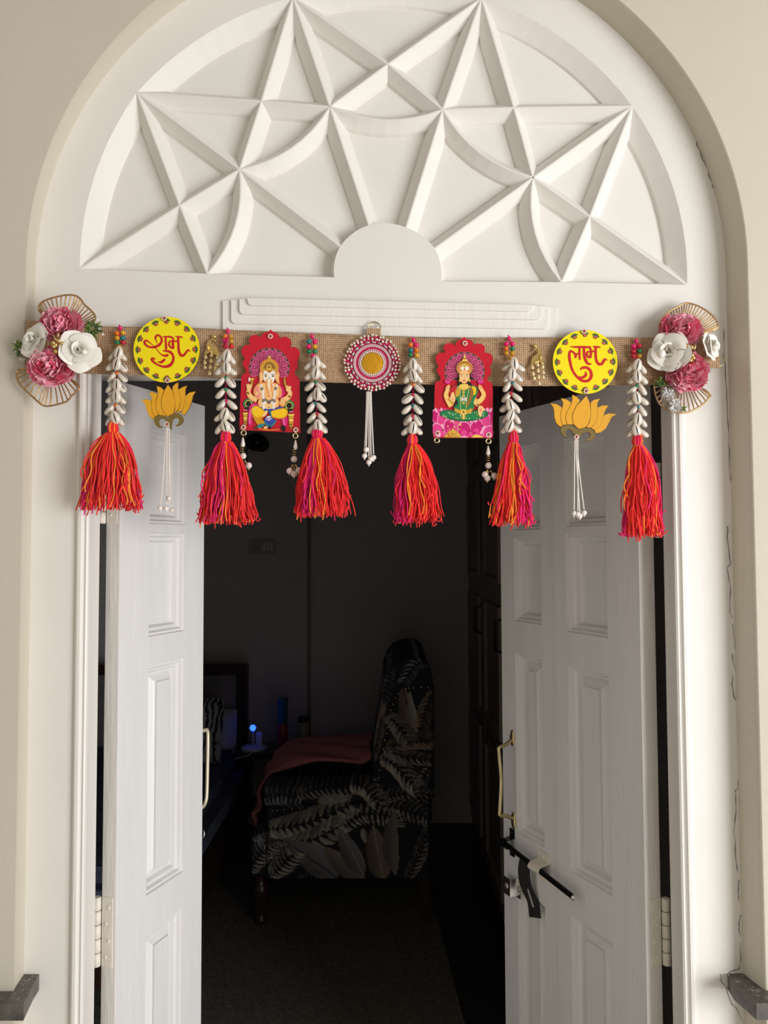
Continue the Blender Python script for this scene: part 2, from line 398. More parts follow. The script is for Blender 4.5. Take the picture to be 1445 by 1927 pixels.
# cracks in the plaster at the right reveal
for pl in ([(1312,252),(1316,272),(1327,300),(1336,318),(1341,338),(1348,357)], [(1366,618),(1366,660),(1370,700),(1371,745),(1374,800),(1375,850),(1379,905)],
           [(1374,990),(1373,1020),(1378,1062),(1372,1068),(1377,1100),(1377,1150),(1382,1163)], [(1384,1175),(1388,1225)], [(1382,1230),(1385,1250),(1389,1268)], [(1382,1268),(1383,1300),(1388,1318)],
           [(1394,1458),(1392,1482),(1387,1492),(1388,1530),(1386,1565),(1390,1615),(1392,1640)], [(1393,1656),(1394,1680),(1393,1690),(1397,1697)], [(1396,1722),(1395,1745),(1397,1762)], [(1397,1774),(1398,1805),(1395,1822)],
           [(1396,1823),(1384,1826),(1375,1831)], [(1361,1833),(1362,1848),(1370,1860),(1378,1885),(1390,1900),(1402,1925)]):
    P = []
    for i in range(len(pl)-1):
        a, b = pl[i], pl[i+1]
        for t in (0, .33, .66): P.append(W(a[0]+(b[0]-a[0])*t-4+random.uniform(-1.6,1.6), a[1]+(b[1]-a[1])*t, -.0008))
    P.append(W(pl[-1][0]-4, pl[-1][1], -.0008)); mb = MB(); mb.tube(P, [random.choice((.0002,.0004,.0006)) for _ in P], 4); build(mb, 'crack', 'crack_dark', wall)
# dark stone dado caps at both sides of the arch
def dado(sg, name, label):
    zt = W(65, 1833, 0).z; xi = -.611 if sg < 0 else .603; xo = -.6045 if sg < 0 else .6185
    o = lambda q: -sg*q
    mb = MB()
    top = [(xi+o(.026), -.001), (xi+o(.029), -.03), (xo+o(.033), WY-.035), (xo+sg*2.0, WY-.035), (xo+sg*2.0, WY), (xo, WY), (xi, -.001)]
    mb.prism([Vector((p[0], p[1], zt)) for p in top], Vector((0, 0, -.026)))
    ob = struct(mb, name, 'stone_dark', label)
    for k in range(26):
        t = random.random(); q = random.random()
        c = Vector((xi+(xo-xi)*t+o(.004+.022*q), -.005+(WY-.02)*t, zt+.0003)); a = random.uniform(0, 3.1); l = random.uniform(.0015,.004)
        mb = MB(); d = Vector((math.cos(a), math.sin(a), 0))*l; e = Vector((-math.sin(a), math.cos(a), 0))*l*.35
        mb.prism([c+d, c+e, c-d, c-e], Vector((0,0,-.0012))); build(mb, 'stone_chip', 'chip_pale', ob)
dado(-1, 'trim_5', 'dark speckled stone dado cap beside the folded door leaf'); dado(1, 'trim_6', 'dark speckled stone dado cap beside the cracked reveal')

# ================================================================== DOORS
def concentric(mb, mk, u0, u1, z0, z1, rings, m=0):
    v = []
    for ins, dep in rings:
        v += [mk(u0+ins, z0+ins, dep), mk(u1-ins, z0+ins, dep), mk(u1-ins, z1-ins, dep), mk(u0+ins, z1-ins, dep)]
    f = []
    for i in range(len(rings)-1):
        for j in range(4): f.append((i*4+j, i*4+(j+1) % 4, (i+1)*4+(j+1) % 4, (i+1)*4+j))
    k = (len(rings)-1)*4; f.append((k, k+1, k+2, k+3)); mb.add(v, f, m)
MOLD = [(0, 0), (.0015, .005), (.006, .0045), (.009, .011), (.015, .0125), (.019, .021), (.0215, .0215)]
FLAT = MOLD + [(.030, .0225)]
FIELD = MOLD + [(.022, .020), (.036, .012), (.0365, .008)]
def fold(name, P, d, nrm, width, uA, uB, zrows, ztop, label, thick=.036, edge_mat='paint_edge', near_edge=True):
    # P: ground point of the visible face at the hinge side, d: along the leaf, nrm: out of the visible face
    mk = lambda u, z, dep: P + d*u + Vector((0,0,z)) - nrm*dep
    root = thing(name, P, label, None, kind='structure')
    def bx(n, u0, u1, z0, z1, mats=('paint_door','paint_edge'), t=thick):
        mb = MB(); q = [mk(u0,z0,0), mk(u1,z0,0), mk(u1,z1,0), mk(u0,z1,0)]; r = [p - nrm*t for p in q]
        c = .0012
        mb.flat(q); mb.add(q+r, [(0,1,5,4),(1,2,6,5),(2,3,7,6)], 0); mb.add(q+r, [(3,0,4,7)], 1); mb.flat(r[::-1])
        return build(mb, n, list(mats), root)
    bx('stile', 0, uA, .012, ztop); bx('stile', uB, width, .012, ztop, ('paint_door','paint_door'))
    zs = [.012] + [z for r in zrows for z in r[:2]] + [ztop]
    for i in range(0, len(zs), 2):
        bx('rail', uA, uB, zs[i], zs[i+1], ('paint_door','paint_door'))
    for z0, z1, kind in zrows:
        mb = MB(); concentric(mb, mk, uA, uB, z0, z1, FLAT if kind == 'flat' else FIELD)
        mb.flat([mk(uA,z0,.03), mk(uA,z1,.03), mk(uB,z1,.03), mk(uB,z0,.03)])
        build(mb, 'panel', 'paint_door', root)
    return root, mk
def zat(px, py, P, nrm): return Wplane(px, py, P, nrm).z
# left leaf
thL = math.radians(21); dL = Vector((math.sin(thL), math.cos(thL), 0)); nL = Vector((math.cos(thL), -math.sin(thL), 0))
PL = W(225, 1000, .052); PL.z = 0
uL = lambda px: (Wplane(px, 1450, PL, nL)-PL).dot(dL)
zrL = [(zat(312, 1905, PL, nL)-.6, zat(312, 1733, PL, nL), 'field'), (zat(312, 1662, PL, nL), zat(312, 1246, PL, nL), 'field'),
       (zat(318, 1192, PL, nL), zat(318, 1003, PL, nL), 'flat'), (zat(318, 987, PL, nL), zat(318, 812, PL, nL), 'flat')]
zrL[0] = (.16, zrL[0][1], 'field')
doorL, mkL = fold('door_1', PL, dL, nL, uL(381), uL(277), uL(347), zrL, 1.70, 'white panelled folding door leaf with a cream pull on its free edge', thick=.0295)
# right leaves
thR = math.radians(26); dR = Vector((-math.sin(thR), math.cos(thR), 0)); nR = Vector((-math.cos(thR), -math.sin(thR), 0))
PR = W(1201, 1000, .052); PR.z = 0
uR = lambda px, y=1500: (Wplane(px, y, PR, nR)-PR).dot(dR)
zrR = [(.16, zat(1112, 1745, PR, nR), 'field'), (zat(1112, 1663, PR, nR), zat(1112, 1262, PR, nR), 'field'), (zat(1105, 1195, PR, nR), zat(1105, 1004, PR, nR), 'flat'), (zat(1105, 990, PR, nR), zat(1105, 818, PR, nR), 'flat')]
seam = uR(1046.5)
doorR, mkR = fold('door_2', PR, dR, nR, seam-.0012, uR(1149), uR(1071), zrR, 1.70, 'white panelled folding door leaf hinged on the jamb beside the cracked reveal')
PQ = PR + dR*(seam+.0015) - nR*.004
uQ = lambda px, y=1500: (Wplane(px, y, PQ, nR)-PQ).dot(dR)
zrQ = [(.16, zat(998, 1655, PQ, nR)-.035, 'field'), (zat(998, 1580, PQ, nR), zat(998, 1234, PQ, nR), 'field'), (zat(992, 1172, PQ, nR), zat(992, 1012, PQ, nR), 'flat'), (zat(992, 997, PQ, nR), zat(992, 838, PQ, nR), 'flat')]
doorQ, mkQ = fold('door_3', PQ, dR, nR, uQ(947), uQ(1023), uQ(972), zrQ, 1.70, 'white panelled inner door leaf with a brass pull and black sliding bolt')
# second fold of the left leaf, folded back behind it
dB = dL; PB = PL + dL*.075 - nL*.034
doorB, mkB = fold('door_4', PB, dL, nL, uL(381)-.075, .035, uL(381)-.11, [(.16,.72,'field'),(.80,1.22,'field'),(1.27,1.45,'flat'),(1.47,1.64,'flat')], 1.70, 'white inner door leaf folded back behind the panelled leaf')
# hinges
def hinge(door, P, d, nrm, sg, py0, py1, px):
    # plate on the leaf's hinge edge plus knuckles on the jamb corner
    z1 = W(px, py0, .05).z; z0 = W(px, py1, .05).z
    e0 = P - nrm*(.0295 if sg > 0 else .036)                                   # far corner of the edge face
    mb = MB(); q = [e0 + nrm*.001 - d*.0012, e0 + nrm*.024 - d*.0012]
    mb.prism([Vector((q[0].x,q[0].y,z0)), Vector((q[1].x,q[1].y,z0)), Vector((q[1].x,q[1].y,z1)), Vector((q[0].x,q[0].y,z1))], d*.0016)
    hp = build(mb, 'hinge_plate', 'paint_hinge', door)
    for k in range(4):
        z = z0+(z1-z0)*(k+.6)/4.2; c = e0 + nrm*(.016 if k % 2 else .010) - d*.0014; c.z = z
        mb = MB(); mb.sphere((0,0,0), .0035, sc=(1,1,1)); me = mesh_from(mb, 'screw', 'paint_hinge')
        inst('screw', me, frame_mat(c, nrm, d*.35, Vector((0,0,1))), hp)
    kx = e0 - nrm*.008 - d*.004; n = 5
    for k in range(n):
        a = z0+(z1-z0)*k/n; b = z0+(z1-z0)*(k+1)/n-.0012
        mb = MB(); mb.lathe((kx.x, kx.y, a), [(.006,0),(.0078,.001),(.0078,b-a-.001),(.006,b-a)], 12); build(mb, 'hinge_knuckle', 'paint_hinge', door)
hinge(doorL, PL, dL, nL, 1, 1692, 1825, 175); hinge(doorL, PL, dL, nL, 1, 870, 985, 185)
hinge(doorR, PR, dR, nR, -1, 1697, 1826, 1255); hinge(doorR, PR, dR, nR, -1, 868, 1012, 1240)
# left pull: on the folded-back leaf, standing out past the free edge
eL = PL + dL*(uL(381)+.0)
def z_at_edge(py): return Wplane(381, py, eL, FWD*1.0).z
z1, z0 = z_at_edge(1392), z_at_edge(1536)
pth = [Vector((eL.x, eL.y, z1)) - nL*.02 + dL*.0, Vector((eL.x, eL.y, z1)) - nL*.018 + dL*.034, Vector((eL.x, eL.y, z1-.004)) - nL*.018 + dL*.043, Vector((eL.x, eL.y, z1-.02)) - nL*.018 + dL*.045,
       Vector((eL.x, eL.y, (z0+z1)/2)) - nL*.018 + dL*.044, Vector((eL.x, eL.y, z0+.02)) - nL*.018 + dL*.042, Vector((eL.x, eL.y, z0+.004)) - nL*.018 + dL*.038, Vector((eL.x, eL.y, z0-.004)) - nL*.018 + dL*.028, Vector((eL.x, eL.y, z0-.008)) - nL*.02]
mb = MB(); mb.tube(smooth_pts(pth, 4), .0042, 8); tag(build(mb, 'door_handle', 'cream_metal', doorL), 'cream metal pull')
za, zb = z_at_edge(1583), z_at_edge(1600)
mb = MB(); b0 = Vector((eL.x, eL.y, 0)) - nL*.015
mb.tube([b0+Vector((0,0,za)), b0+dL*.026+Vector((0,0,za)), b0+dL*.030+Vector((0,0,(za+zb)/2)), b0+dL*.026+Vector((0,0,zb)), b0+Vector((0,0,zb))], .0024, 6)
build(mb, 'latch_staple', 'chrome', doorL)
# right pull
def onQ(px, py, off): return Wplane(px, py, PQ+nR*off, nR)
a1, a2 = onQ(964, 1392, .001), onQ(966, 1541, .001)
ax = Vector((a1.x, a1.y, 0)); pull = thing('door_pull', (a2.x, a2.y, a2.z-.02), 'slim brass pull handle with oval feet on the bolted door leaf', 'handle')
o1, o2 = a1+nR*.036, a2+nR*.036
mb = MB(); mb.tube(smooth_pts([a1, a1+nR*.02-Vector((0,0,.010)), o1-Vector((0,0,.013)), o1-Vector((0,0,.03)), (o1+o2)/2+nR*-.004, o2+Vector((0,0,.03)), o2+Vector((0,0,.013)), a2+nR*.02+Vector((0,0,.010)), a2], 4), .0043, 8)
build(mb, 'grip', 'brass', pull)
for c in (a1+Vector((0,0,.004)), a2-Vector((0,0,.004))):
    mb = MB(); mb.sphere((0,0,0), .012, sc=(.75,.28,1.55), nu=12, nv=8); inst('foot_plate', mesh_from(mb, 'foot_plate', 'brass'), frame_mat(c, dR, nR, Vector((0,0,1))), pull)
# sliding bolt
r0, r1 = onQ(945, 1583, .020), onQ(1081, 1690, .022)
r0 = r0 + dR*.006
bolt = thing('sliding_bolt', (r1+r0)/2, 'black sliding rod bolt with flat hasp across the inner door leaf', 'bolt')
dd = (r1-r0).normalized()
mb = MB(); mb.tube([r0-dd*.012, r1-dd*.004], .0056, 12); build(mb, 'rod', 'black_metal', bolt)
mb = MB(); mb.tube([r1-dd*.004, r1-dd*.001, r1+dd*.002], [.0058,.0062,.004], 12); build(mb, 'rod_tip', 'chrome', bolt)
def on_rod(f): p = r0+(r1-r0)*f; return p-nR*((p-PQ).dot(nR))
def saddle(f_, mat, w, hplate):
    c = on_rod(f_); mb = MB(); z = Vector((0,0,1))
    for s in (1, -1):
        b = c + z*s*(.010+hplate/2)
        mb.prism([b-dR*w/2-z*hplate/2+nR*.0025, b+dR*w/2-z*hplate/2+nR*.0025, b+dR*w/2+z*hplate/2+nR*.0025, b-dR*w/2+z*hplate/2+nR*.0025], -nR*.0025)
    arcp = [(-.012,.0015),(-.0105,.012),(-.0085,.024),(0,.031),(.0085,.024),(.0105,.012),(.012,.0015)]; arcp = smooth_pts(arcp, 3)
    for (h0, t0), (h1, t1) in zip(arcp[:-1], arcp[1:]):
        q = [c+z*h0+nR*t0-dR*w/2, c+z*h0+nR*t0+dR*w/2, c+z*h1+nR*t1+dR*w/2, c+z*h1+nR*t1-dR*w/2]
        mb.prism(q, -nR*.002 if abs(h0) < .008 else z*(-.002 if h0 > 0 else .002))
    sd = build(mb, 'saddle', mat, bolt)
    for s in (1, -1):
        mb = MB(); mb.sphere((0,0,0), .0045, sc=(1,.4,1)); inst('screw', mesh_from(mb, 'screw', mat), frame_mat(c+z*s*(.011+hplate/2)+nR*.003, dR, nR, z), sd)
saddle(.07, 'black_metal', .016, .020); saddle(.52, 'paint_hinge', .036, .020)
hs = [(-.000,.000),(.002,-.02),(.001,-.045),(-.004,-.068),(-.010,-.088),(-.012,-.118)]
c = r0+(r1-r0)*.36+Vector((0,-.004,0)); mb = MB(); hs = smooth_pts(hs, 3); wv = .0125; hx = Vector((.96,-.28,0)); hn = Vector((-.28,-.96,0))
for (t0, h0), (t1, h1) in zip(hs[:-1], hs[1:]):
    t0, t1 = t0*-1.6, t1*-1.6
    q = [c+hx*(t0+wv)+Vector((0,0,h0)), c+hx*(t0-wv)+Vector((0,0,h0)), c+hx*(t1-wv)+Vector((0,0,h1)), c+hx*(t1+wv)+Vector((0,0,h1))]
    mb.prism(q, -hn*.002)
hasp = build(mb, 'hasp', 'black_metal', bolt)
mb = MB(); q = [c+hx*(.0065)+Vector((0,0,-.060)), c+hx*(.0030)+Vector((0,0,-.060)), c+hx*(.014)+Vector((0,0,-.096)), c+hx*(.0178)+Vector((0,0,-.096))]
mb.prism([p+hn*.0008 for p in q], -hn*.0006); build(mb, 'slot', 'chip_pale', hasp)
c = onQ(964, 1664, 0); z = Vector((0,0,1)); lk = thing('strike_bracket', c-z*.02, 'small bent steel strike bracket below the black bolt', 'bracket')
def plateQ(name, u0, u1, h0, h1, t0, t1, mat):
    mb = MB(); mb.prism([c+dR*u0+z*h0+nR*t0, c+dR*u1+z*h0+nR*t1, c+dR*u1+z*h1+nR*t1, c+dR*u0+z*h1+nR*t0], -nR*.0022); return build(mb, name, mat, lk)
plateQ('back_plate', -.034, -.018, -.019, .021, .003, .003, 'chrome'); plateQ('bend', -.018, -.014, -.019, .019, .003, .016, 'chrome'); plateQ('front_plate', -.014, .014, -.019, .019, .016, .0165, 'chrome')
for u, t in ((-.026, .0035), (.0, .017)):
    mb = MB(); mb.sphere((0,0,0), .007, sc=(1,.25,1)); inst('screw', mesh_from(mb, 'screw', 'gem_grey'), frame_mat(c+dR*u+nR*t, dR, nR, z), lk)

# ================================================================== DOOR HANGING (TORAN)
PXM = 1.3125/FPX                                       # metres per photo pixel at the hanging
TY = -.012
def interp(pts, x): 
    a = np.array(pts, float); return float(np.interp(x, a[:,0], a[:,1]))
TOPB = [(48,603),(199,614.5),(360,617),(484,623),(620,628),(820,636),(1048,635),(1231,635),(1331,632)]
BOTB = [(48,695),(188,704),(360,709),(622,720),(960,727),(1180,725),(1331,722)]
root = thing('burlap_band', W(690, 725, TY), 'long tan burlap band stretched across the lintel', 'door hanging')
mb = MB(); nx, nz = 130, 8; v = []
for side in (0, 1):
    for i in range(nx+1):
        x = 48+(1331-48)*i/nx
        for j in range(nz+1):
            y = interp(TOPB, x)*(1-j/nz)+interp(BOTB, x)*j/nz
            v.append(W(x, y+random.uniform(-.5,.5)*(j in (0, nz)), TY-.046*max(0, min(1, (112-x)/50))**1.5+.0012*math.sin(x*.045)+.0008*math.sin(x*.13+j)+(.0016 if side else 0)))
k = nz+1; f = []; o = (nx+1)*k
for i in range(nx):
    for j in range(nz):
        a = i*k+j; f.append((a, a+k, a+k+1, a+1)); f.append((o+a, o+a+1, o+a+k+1, o+a+k))
for i in range(nx): f.append((i*k, o+i*k, o+(i+1)*k, (i+1)*k)); f.append((i*k+nz, (i+1)*k+nz, o+(i+1)*k+nz, o+i*k+nz))
for j in range(nz): f.append((j, j+1, o+j+1, o+j)); f.append((nx*k+j, o+nx*k+j, o+nx*k+j+1, nx*k+j+1))
mb.add(v, f, 0, True); build(mb, 'fabric_strip', 'burlap', root)
def hanger(tab, ring_c, ring_r):
    mb = MB(); mb.prism([W(x, y, TY-.003) for x, y in tab], Vector((0, .002, 0))); build(mb, 'hanger_tab', 'burlap', root)
    c = W(ring_c[0], ring_c[1], TY-.002); mb = MB(); mb.tube([c+Vector((math.cos(a), 0, math.sin(a)))*ring_r*PXM for a in np.linspace(0, 2*math.pi, 25)[:-1]], .0011, 6, closed=True); tag(build(mb, 'ring', 'brass', root), 'small metal hanging ring')
hanger([(689,650),(690,617),(716,618),(717,650)], (704,618), 12.5)
hanger([(1325,668),(1354,668),(1354,693),(1325,692)], (1353,679), 10)

# shared small meshes -------------------------------------------------
def shared(fn, name, mats): mb = MB(); fn(mb); return mesh_from(mb, name, mats)
def cowrie(mb):
    nu, nv = 10, 8; v = []; f = []
    for i in range(nv+1):
        t = math.pi*i/nv; w = math.sin(t)
        for j in range(nu):
            p = 2*math.pi*j/nu; z = -math.cos(t); r = w*(.60+.10*z)
            y = math.sin(p)*r*(.62 if math.sin(p) < 0 else .85)
            v.append((math.cos(p)*r, y, z))
    for i in range(nv):
        for j in range(nu): f.append((i*nu+j, i*nu+(j+1) % nu, (i+1)*nu+(j+1) % nu, (i+1)*nu+j))
    mb.add(v, f, 0, True)
    pts = []                                             # slit on the -Y face
    zs = np.linspace(-.80, .80, 9)
    def ys(z): return -math.sqrt(max(0, 1-z*z))*(.60+.10*z)*.62-.012
    L = [(-.055*math.sin((z+.8)/1.6*math.pi)-.02+.05*z, ys(z), z) for z in zs]; Rr = [(.055*math.sin((z+.8)/1.6*math.pi)+.02+.05*z, ys(z), z) for z in zs]
    mb.add(L+Rr, [(i, i+1, 9+i+1, 9+i) for i in range(8)], 1)
ME_SHELL = shared(cowrie, 'cowrie_shell', ['shell', 'slit'])
ME_BEADS = {c: shared(lambda mb: mb.sphere((0,0,0), 1, nu=12, nv=8, sc=(1,1,.88)), 'wooden_bead', 'bead_'+c) for c in ('orange','yellow','teal','green','crimson','magenta','red','mustard')}
ME_PEARL = shared(lambda mb: mb.sphere((0,0,0), 1, nu=14, nv=10), 'pearl', 'pearl')
ME_PEARLP = shared(lambda mb: mb.sphere((0,0,0), 1, nu=14, nv=10), 'pearl', 'pearl_pink')
ME_GEM = shared(lambda mb: mb.sphere((0,0,0), 1, nu=7, nv=4, sc=(1,.8,1)), 'rhinestone', 'gem')
ME_MARQ = shared(lambda mb: mb.sphere((0,0,0), 1, nu=6, nv=6, sc=(.5,.5,1)), 'marquise_stone', 'gem_grey')
def flower_stone(mb):
    for i in range(12):
        a = 2*math.pi*i/12; mb.sphere((.72*math.cos(a), -.1, .72*math.sin(a)), .22, 0, 6, 4)
    mb.lathe((0,0,0), [(.9,.1),(.86,-.05),(.5,-.1)], 12, 0, 'y'); mb.sphere((0,-.12,0), .46, 1, 8, 6, (1,.7,1))
ME_FST = shared(flower_stone, 'flower_rhinestone', ['gem', 'gem_red'])
def ring_mesh(mb): mb.tube([(math.cos(a), 0, math.sin(a)) for a in np.linspace(0, 2*math.pi, 15)[:-1]], .32, 6, closed=True)
ME_RING = shared(ring_mesh, 'jump_ring', 'gold_light')
ME_TEAR = shared(lambda mb: mb.lathe((0,0,-1), [(.05,2),(.16,1.7),(.30,1.1),(.40,.6),(.38,.3),(.2,.03),(.05,0)], 10), 'teardrop_pearl', 'pearl')
def place(name, me, px, py, Y, r, parent, rot=None, sc=(1,1,1)):
    m = Matrix.Translation(W(px, py, Y)) @ (rot if rot else Matrix.Identity(4)) @ Matrix.Diagonal((r*sc[0], r*sc[1], r*sc[2], 1))
    return inst(name, me, m, parent)
RY = lambda a: Matrix.Rotation(a, 4, 'Y'); RX = lambda a: Matrix.Rotation(a, 4, 'X'); RZ = lambda a: Matrix.Rotation(a, 4, 'Z')

# ---------------------------------------------------------------- tassel strings
def tassel_string(label, top, beads, rows, head, ybot, xl, xr, seed, flare, mix):
    rd = random.Random(seed)
    hY = -.047 if seed == 2 else -.036
    t = thing('tassel_string', W(head[0], ybot, hY), label, 'tassel', 'cowrie tassel strings hanging from the burlap band')
    y0 = top[1]
    mb = MB(); mb.tube([W(top[0]-2, y0-6, TY-.006), W(top[0]+1, y0-1, TY-.007), W(rows[0][0], rows[0][1]-14, hY+.014)] + [W(x, y, hY+.012) for x, y in rows] + [W(head[0], head[1], hY)], .0013, 5)
    mb.sphere(W(top[0], y0, TY-.007), .0042, 0, 8, 6, (1,.8,.9)); build(mb, 'cord', 'bead_magenta', t)
    for i, c in enumerate(beads):
        if i < 6: px, py = top[0]+(-5.6 if i % 2 == 0 else 5.6)+rd.uniform(-.5,.5), y0+9.5+9.3*(i//2)+rd.uniform(-.6,.6)
        else: px, py = top[0]+(rows[0][0]-top[0])*.5, y0+37
        place('wooden_bead', ME_BEADS[c], px, py, TY-.010, (5.2 if i < 6 else 5.4)*PXM, t, RY(rd.uniform(-.2,.2)))
    for i, (x, y, kind) in enumerate([(a[0], a[1], a[2]) for a in rows3(rows, rd)]):
        L = 13.4*PXM
        if i: place('wooden_bead', ME_BEADS[rd.choice(['magenta','crimson','teal','orange','green'])], x+rd.uniform(-1.5,1.5), y-1, hY+.001, 3.6*PXM, t)
        al, ar = rd.uniform(.55,.95), rd.uniform(.55,.95)
        for sg, a in ((-1, al), (1, ar)):
            m = RY(-sg*a) if False else RY(sg*(math.pi-a)) 
            spin = RZ(rd.uniform(.6,1.5)*(-sg)) if kind != 2 else RZ(-sg*.35)
            place('cowrie_shell', ME_SHELL, x+sg*(6.5+4.5*a), y+5.5+rd.uniform(-1,1), hY+.004+rd.uniform(-.001,.001), L*rd.uniform(.93,1.05), t, m @ spin)
        if kind == 0:
            place('cowrie_shell', ME_SHELL, x+rd.uniform(-2,2), y+1.5, hY-.006, L*.95, t, RX(.25) @ RY(math.pi+rd.uniform(-.35,.35)) @ RZ(rd.uniform(-.2,.2)), (1.18,1,1))
    # tassel head
    hc = W(head[0], head[1], hY); hm = MB(); rr = 10.3*PXM
    hm.lathe((hc.x, hc.y, hc.z), [(.25*rr,1.55*rr),(.45*rr,1.2*rr),(.8*rr,.8*rr),(1.0*rr,.2*rr),(.98*rr,-.3*rr),(.72*rr,-.85*rr),(.6*rr,-1.1*rr)], 16)
    for q in range(5):
        a = rd.uniform(-2.4,-.7); p = [hc+Vector((math.cos(a)*rr*r_, math.sin(a)*rr*r_, z_*rr)) for r_, z_ in ((.5,1.2),(.84,.8),(1.03,.2),(1.0,-.3),(.75,-.85))]
        hm.tube(p, .0011, 5, rd.choice([1,2,2]))
    build(hm, 'tassel_head', ['yarn_red' if seed % 2 else 'yarn_scarlet', 'yarn_orange', 'yarn_pink'], t)
    bn = MB(); bn.tube([hc+Vector((math.cos(a)*.74*rr, math.sin(a)*.74*rr, -1.0*rr+.0006*math.sin(a*2))) for a in np.linspace(0, 2*math.pi, 17)[:-1]], .0016, 6, closed=True); build(bn, 'binding', 'yarn_orange', t)
    # yarn skirt
    ym = MB(); top_z = hc.z-1.0*rr; zb = W(head[0], ybot, hY).z; Ht = top_z-zb
    wl, wr = (head[0]-xl)*PXM, (xr-head[0])*PXM
    N = 270; locks = [(rd.uniform(.0015,.006), rd.uniform(4,9), rd.uniform(0,6.3)) for _ in range(22)]
    for i in range(N):
        ph = 2*math.pi*(i+rd.random())/N; lay = rd.random()**.5
        cx_, sn = math.cos(ph), math.sin(ph)
        wid = wr if cx_ > 0 else wl
        ln = Ht*(rd.uniform(.88,1.0) if rd.random() < .85 else rd.uniform(.72,1.06)); stray = rd.random() < .05
        a1, a2, f1, f2 = rd.uniform(.001,.006), rd.uniform(.0008,.0030), rd.uniform(3,8), rd.uniform(8,18); p1, p2 = rd.uniform(0,6.3), rd.uniform(0,6.3)
        ck = locks[int(ph/6.2832*22) % 22]; a1, f1, p1 = ck[0]*rd.uniform(.7,1.1), ck[1], ck[2]+rd.uniform(-.4,.4)
        P = []; K = 11
        for k_ in range(K+1):
            u = k_/K; g = (.16+ .84*(1-math.exp(-u*flare[0]))/(1-math.exp(-flare[0])))
            g = .24+(g-.16)/.84*.76
            rx = wid*g*(.35+.65*lay)*(1+(.25*u*u if stray else 0)); ry = min(.026, .5*(wl+wr)*.55)*g**.7*(.4+.6*lay)
            wob = u**.8
            P.append(Vector((hc.x+cx_*rx+wob*(a1*math.sin(f1*u+p1)+a2*math.sin(f2*u+p2)), hc.y+sn*ry*(1 if sn < 0 else .55)+wob*a2*math.cos(f2*u+p1), top_z-u*ln+.002*(1-u))))
        if rd.random() < .15:                            # a curled end
            e = P[-1]; P.append(e+Vector((cx_*.004, 0, .001))); P.append(e+Vector((cx_*.006+.001, -.001, .005)))
        sect = (math.sin(ph*mix[1]+mix[2])+.30*rd.uniform(-1,1))
        c = 2 if sect > mix[0] else (3 if rd.random() < mix[3]*.55 else (1 if rd.random() < .40 else 0))
        ym.tube(P, .00115, 4, c, cap=True)
    for i in range(8):                                  # loose meandering threads on the front
        ph = -math.pi*rd.uniform(.12,.88); cx_, sn = math.cos(ph), math.sin(ph); wid = wr if cx_ > 0 else wl
        am, fq, p0_ = rd.uniform(.002,.006), rd.uniform(6,13), rd.uniform(0,6.3); ln = Ht*rd.uniform(.55,1.0); P = []
        for k_ in range(19):
            u = k_/18; g = .24+.76*(1-math.exp(-u*flare[0]))/(1-math.exp(-flare[0]))
            P.append(Vector((hc.x+cx_*wid*g*.98+am*u**.5*math.sin(fq*u+p0_), hc.y+sn*min(.026, .5*(wl+wr)*.55)*g**.7-.0022, top_z-u*ln)))
        ym.tube(P, .0012, 4, rd.choice([3,3,0,1,1,2]))
    sk = build(ym, 'yarn_skirt', ['yarn_red','yarn_scarlet','yarn_pink','yarn_orange'], t, fixn=False); sk['kind'] = 'stuff'
    return t
def rows3(rows, rd):
    (xa, ya), (xb, yb) = rows[0], rows[-1]; out = []
    for i in range(7):
        q = i/6; out.append((xa+(xb-xa)*q+rd.uniform(-1.2,1.2), ya+(yb-ya)*q, 0 if (i in (0,1,6) or rd.random() < .35) else 1))
    return out
TS = [('cowrie tassel string between the pink flower cluster with two sprigs and the first yellow disc', (226,617), 'orange yellow yellow teal green crimson yellow', [(222,663),(216,784)], (213,807), 962, 153, 267, 1, (2.6,), (.80,2,.6,.14)),
      ('cowrie tassel string in front of the golden charm beside the elephant plaque', (429,623), 'orange mustard magenta mustard crimson red red', [(426,668),(424,800)], (425,824), 988, 376, 478, 2, (2.0,), (1.02,1,3.6,.22)),
      ('cowrie tassel string between the elephant plaque and the jewelled medallion', (587,633), 'teal magenta magenta yellow green green magenta', [(592,680),(597,800)], (597,817), 975, 556, 655, 3, (2.2,), (.62,2,-.6,.12)),
      ('cowrie tassel string between the jewelled medallion and the seated goddess plaque', (778,640), 'orange magenta teal orange green yellow green', [(778,685),(776,804)], (776,829), 985, 741, 828, 4, (2.4,), (.80,1,4.2,.08)),
      ('cowrie tassel string beside the goddess plaque, in front of the inner door leaf', (958,637), 'magenta magenta orange green mustard mustard mustard', [(965,683),(961,800)], (966,825), 990, 922, 1002, 5, (1.2,), (.80,1,2.2,.30)),
      ('long cowrie tassel string between the second yellow disc and the silver-sprigged flower cluster', (1197,642), 'magenta crimson crimson green crimson mustard crimson', [(1199,686),(1199,808)], (1199,830), 1012, 1170, 1243, 6, (3.4,), (.78,2,1.5,.12))]
for lab, top, bd, rows, head, yb, xl, xr, sd, fl, mix in TS: tassel_string(lab, top, bd.split(), rows, head, yb, xl, xr, sd, fl, mix)

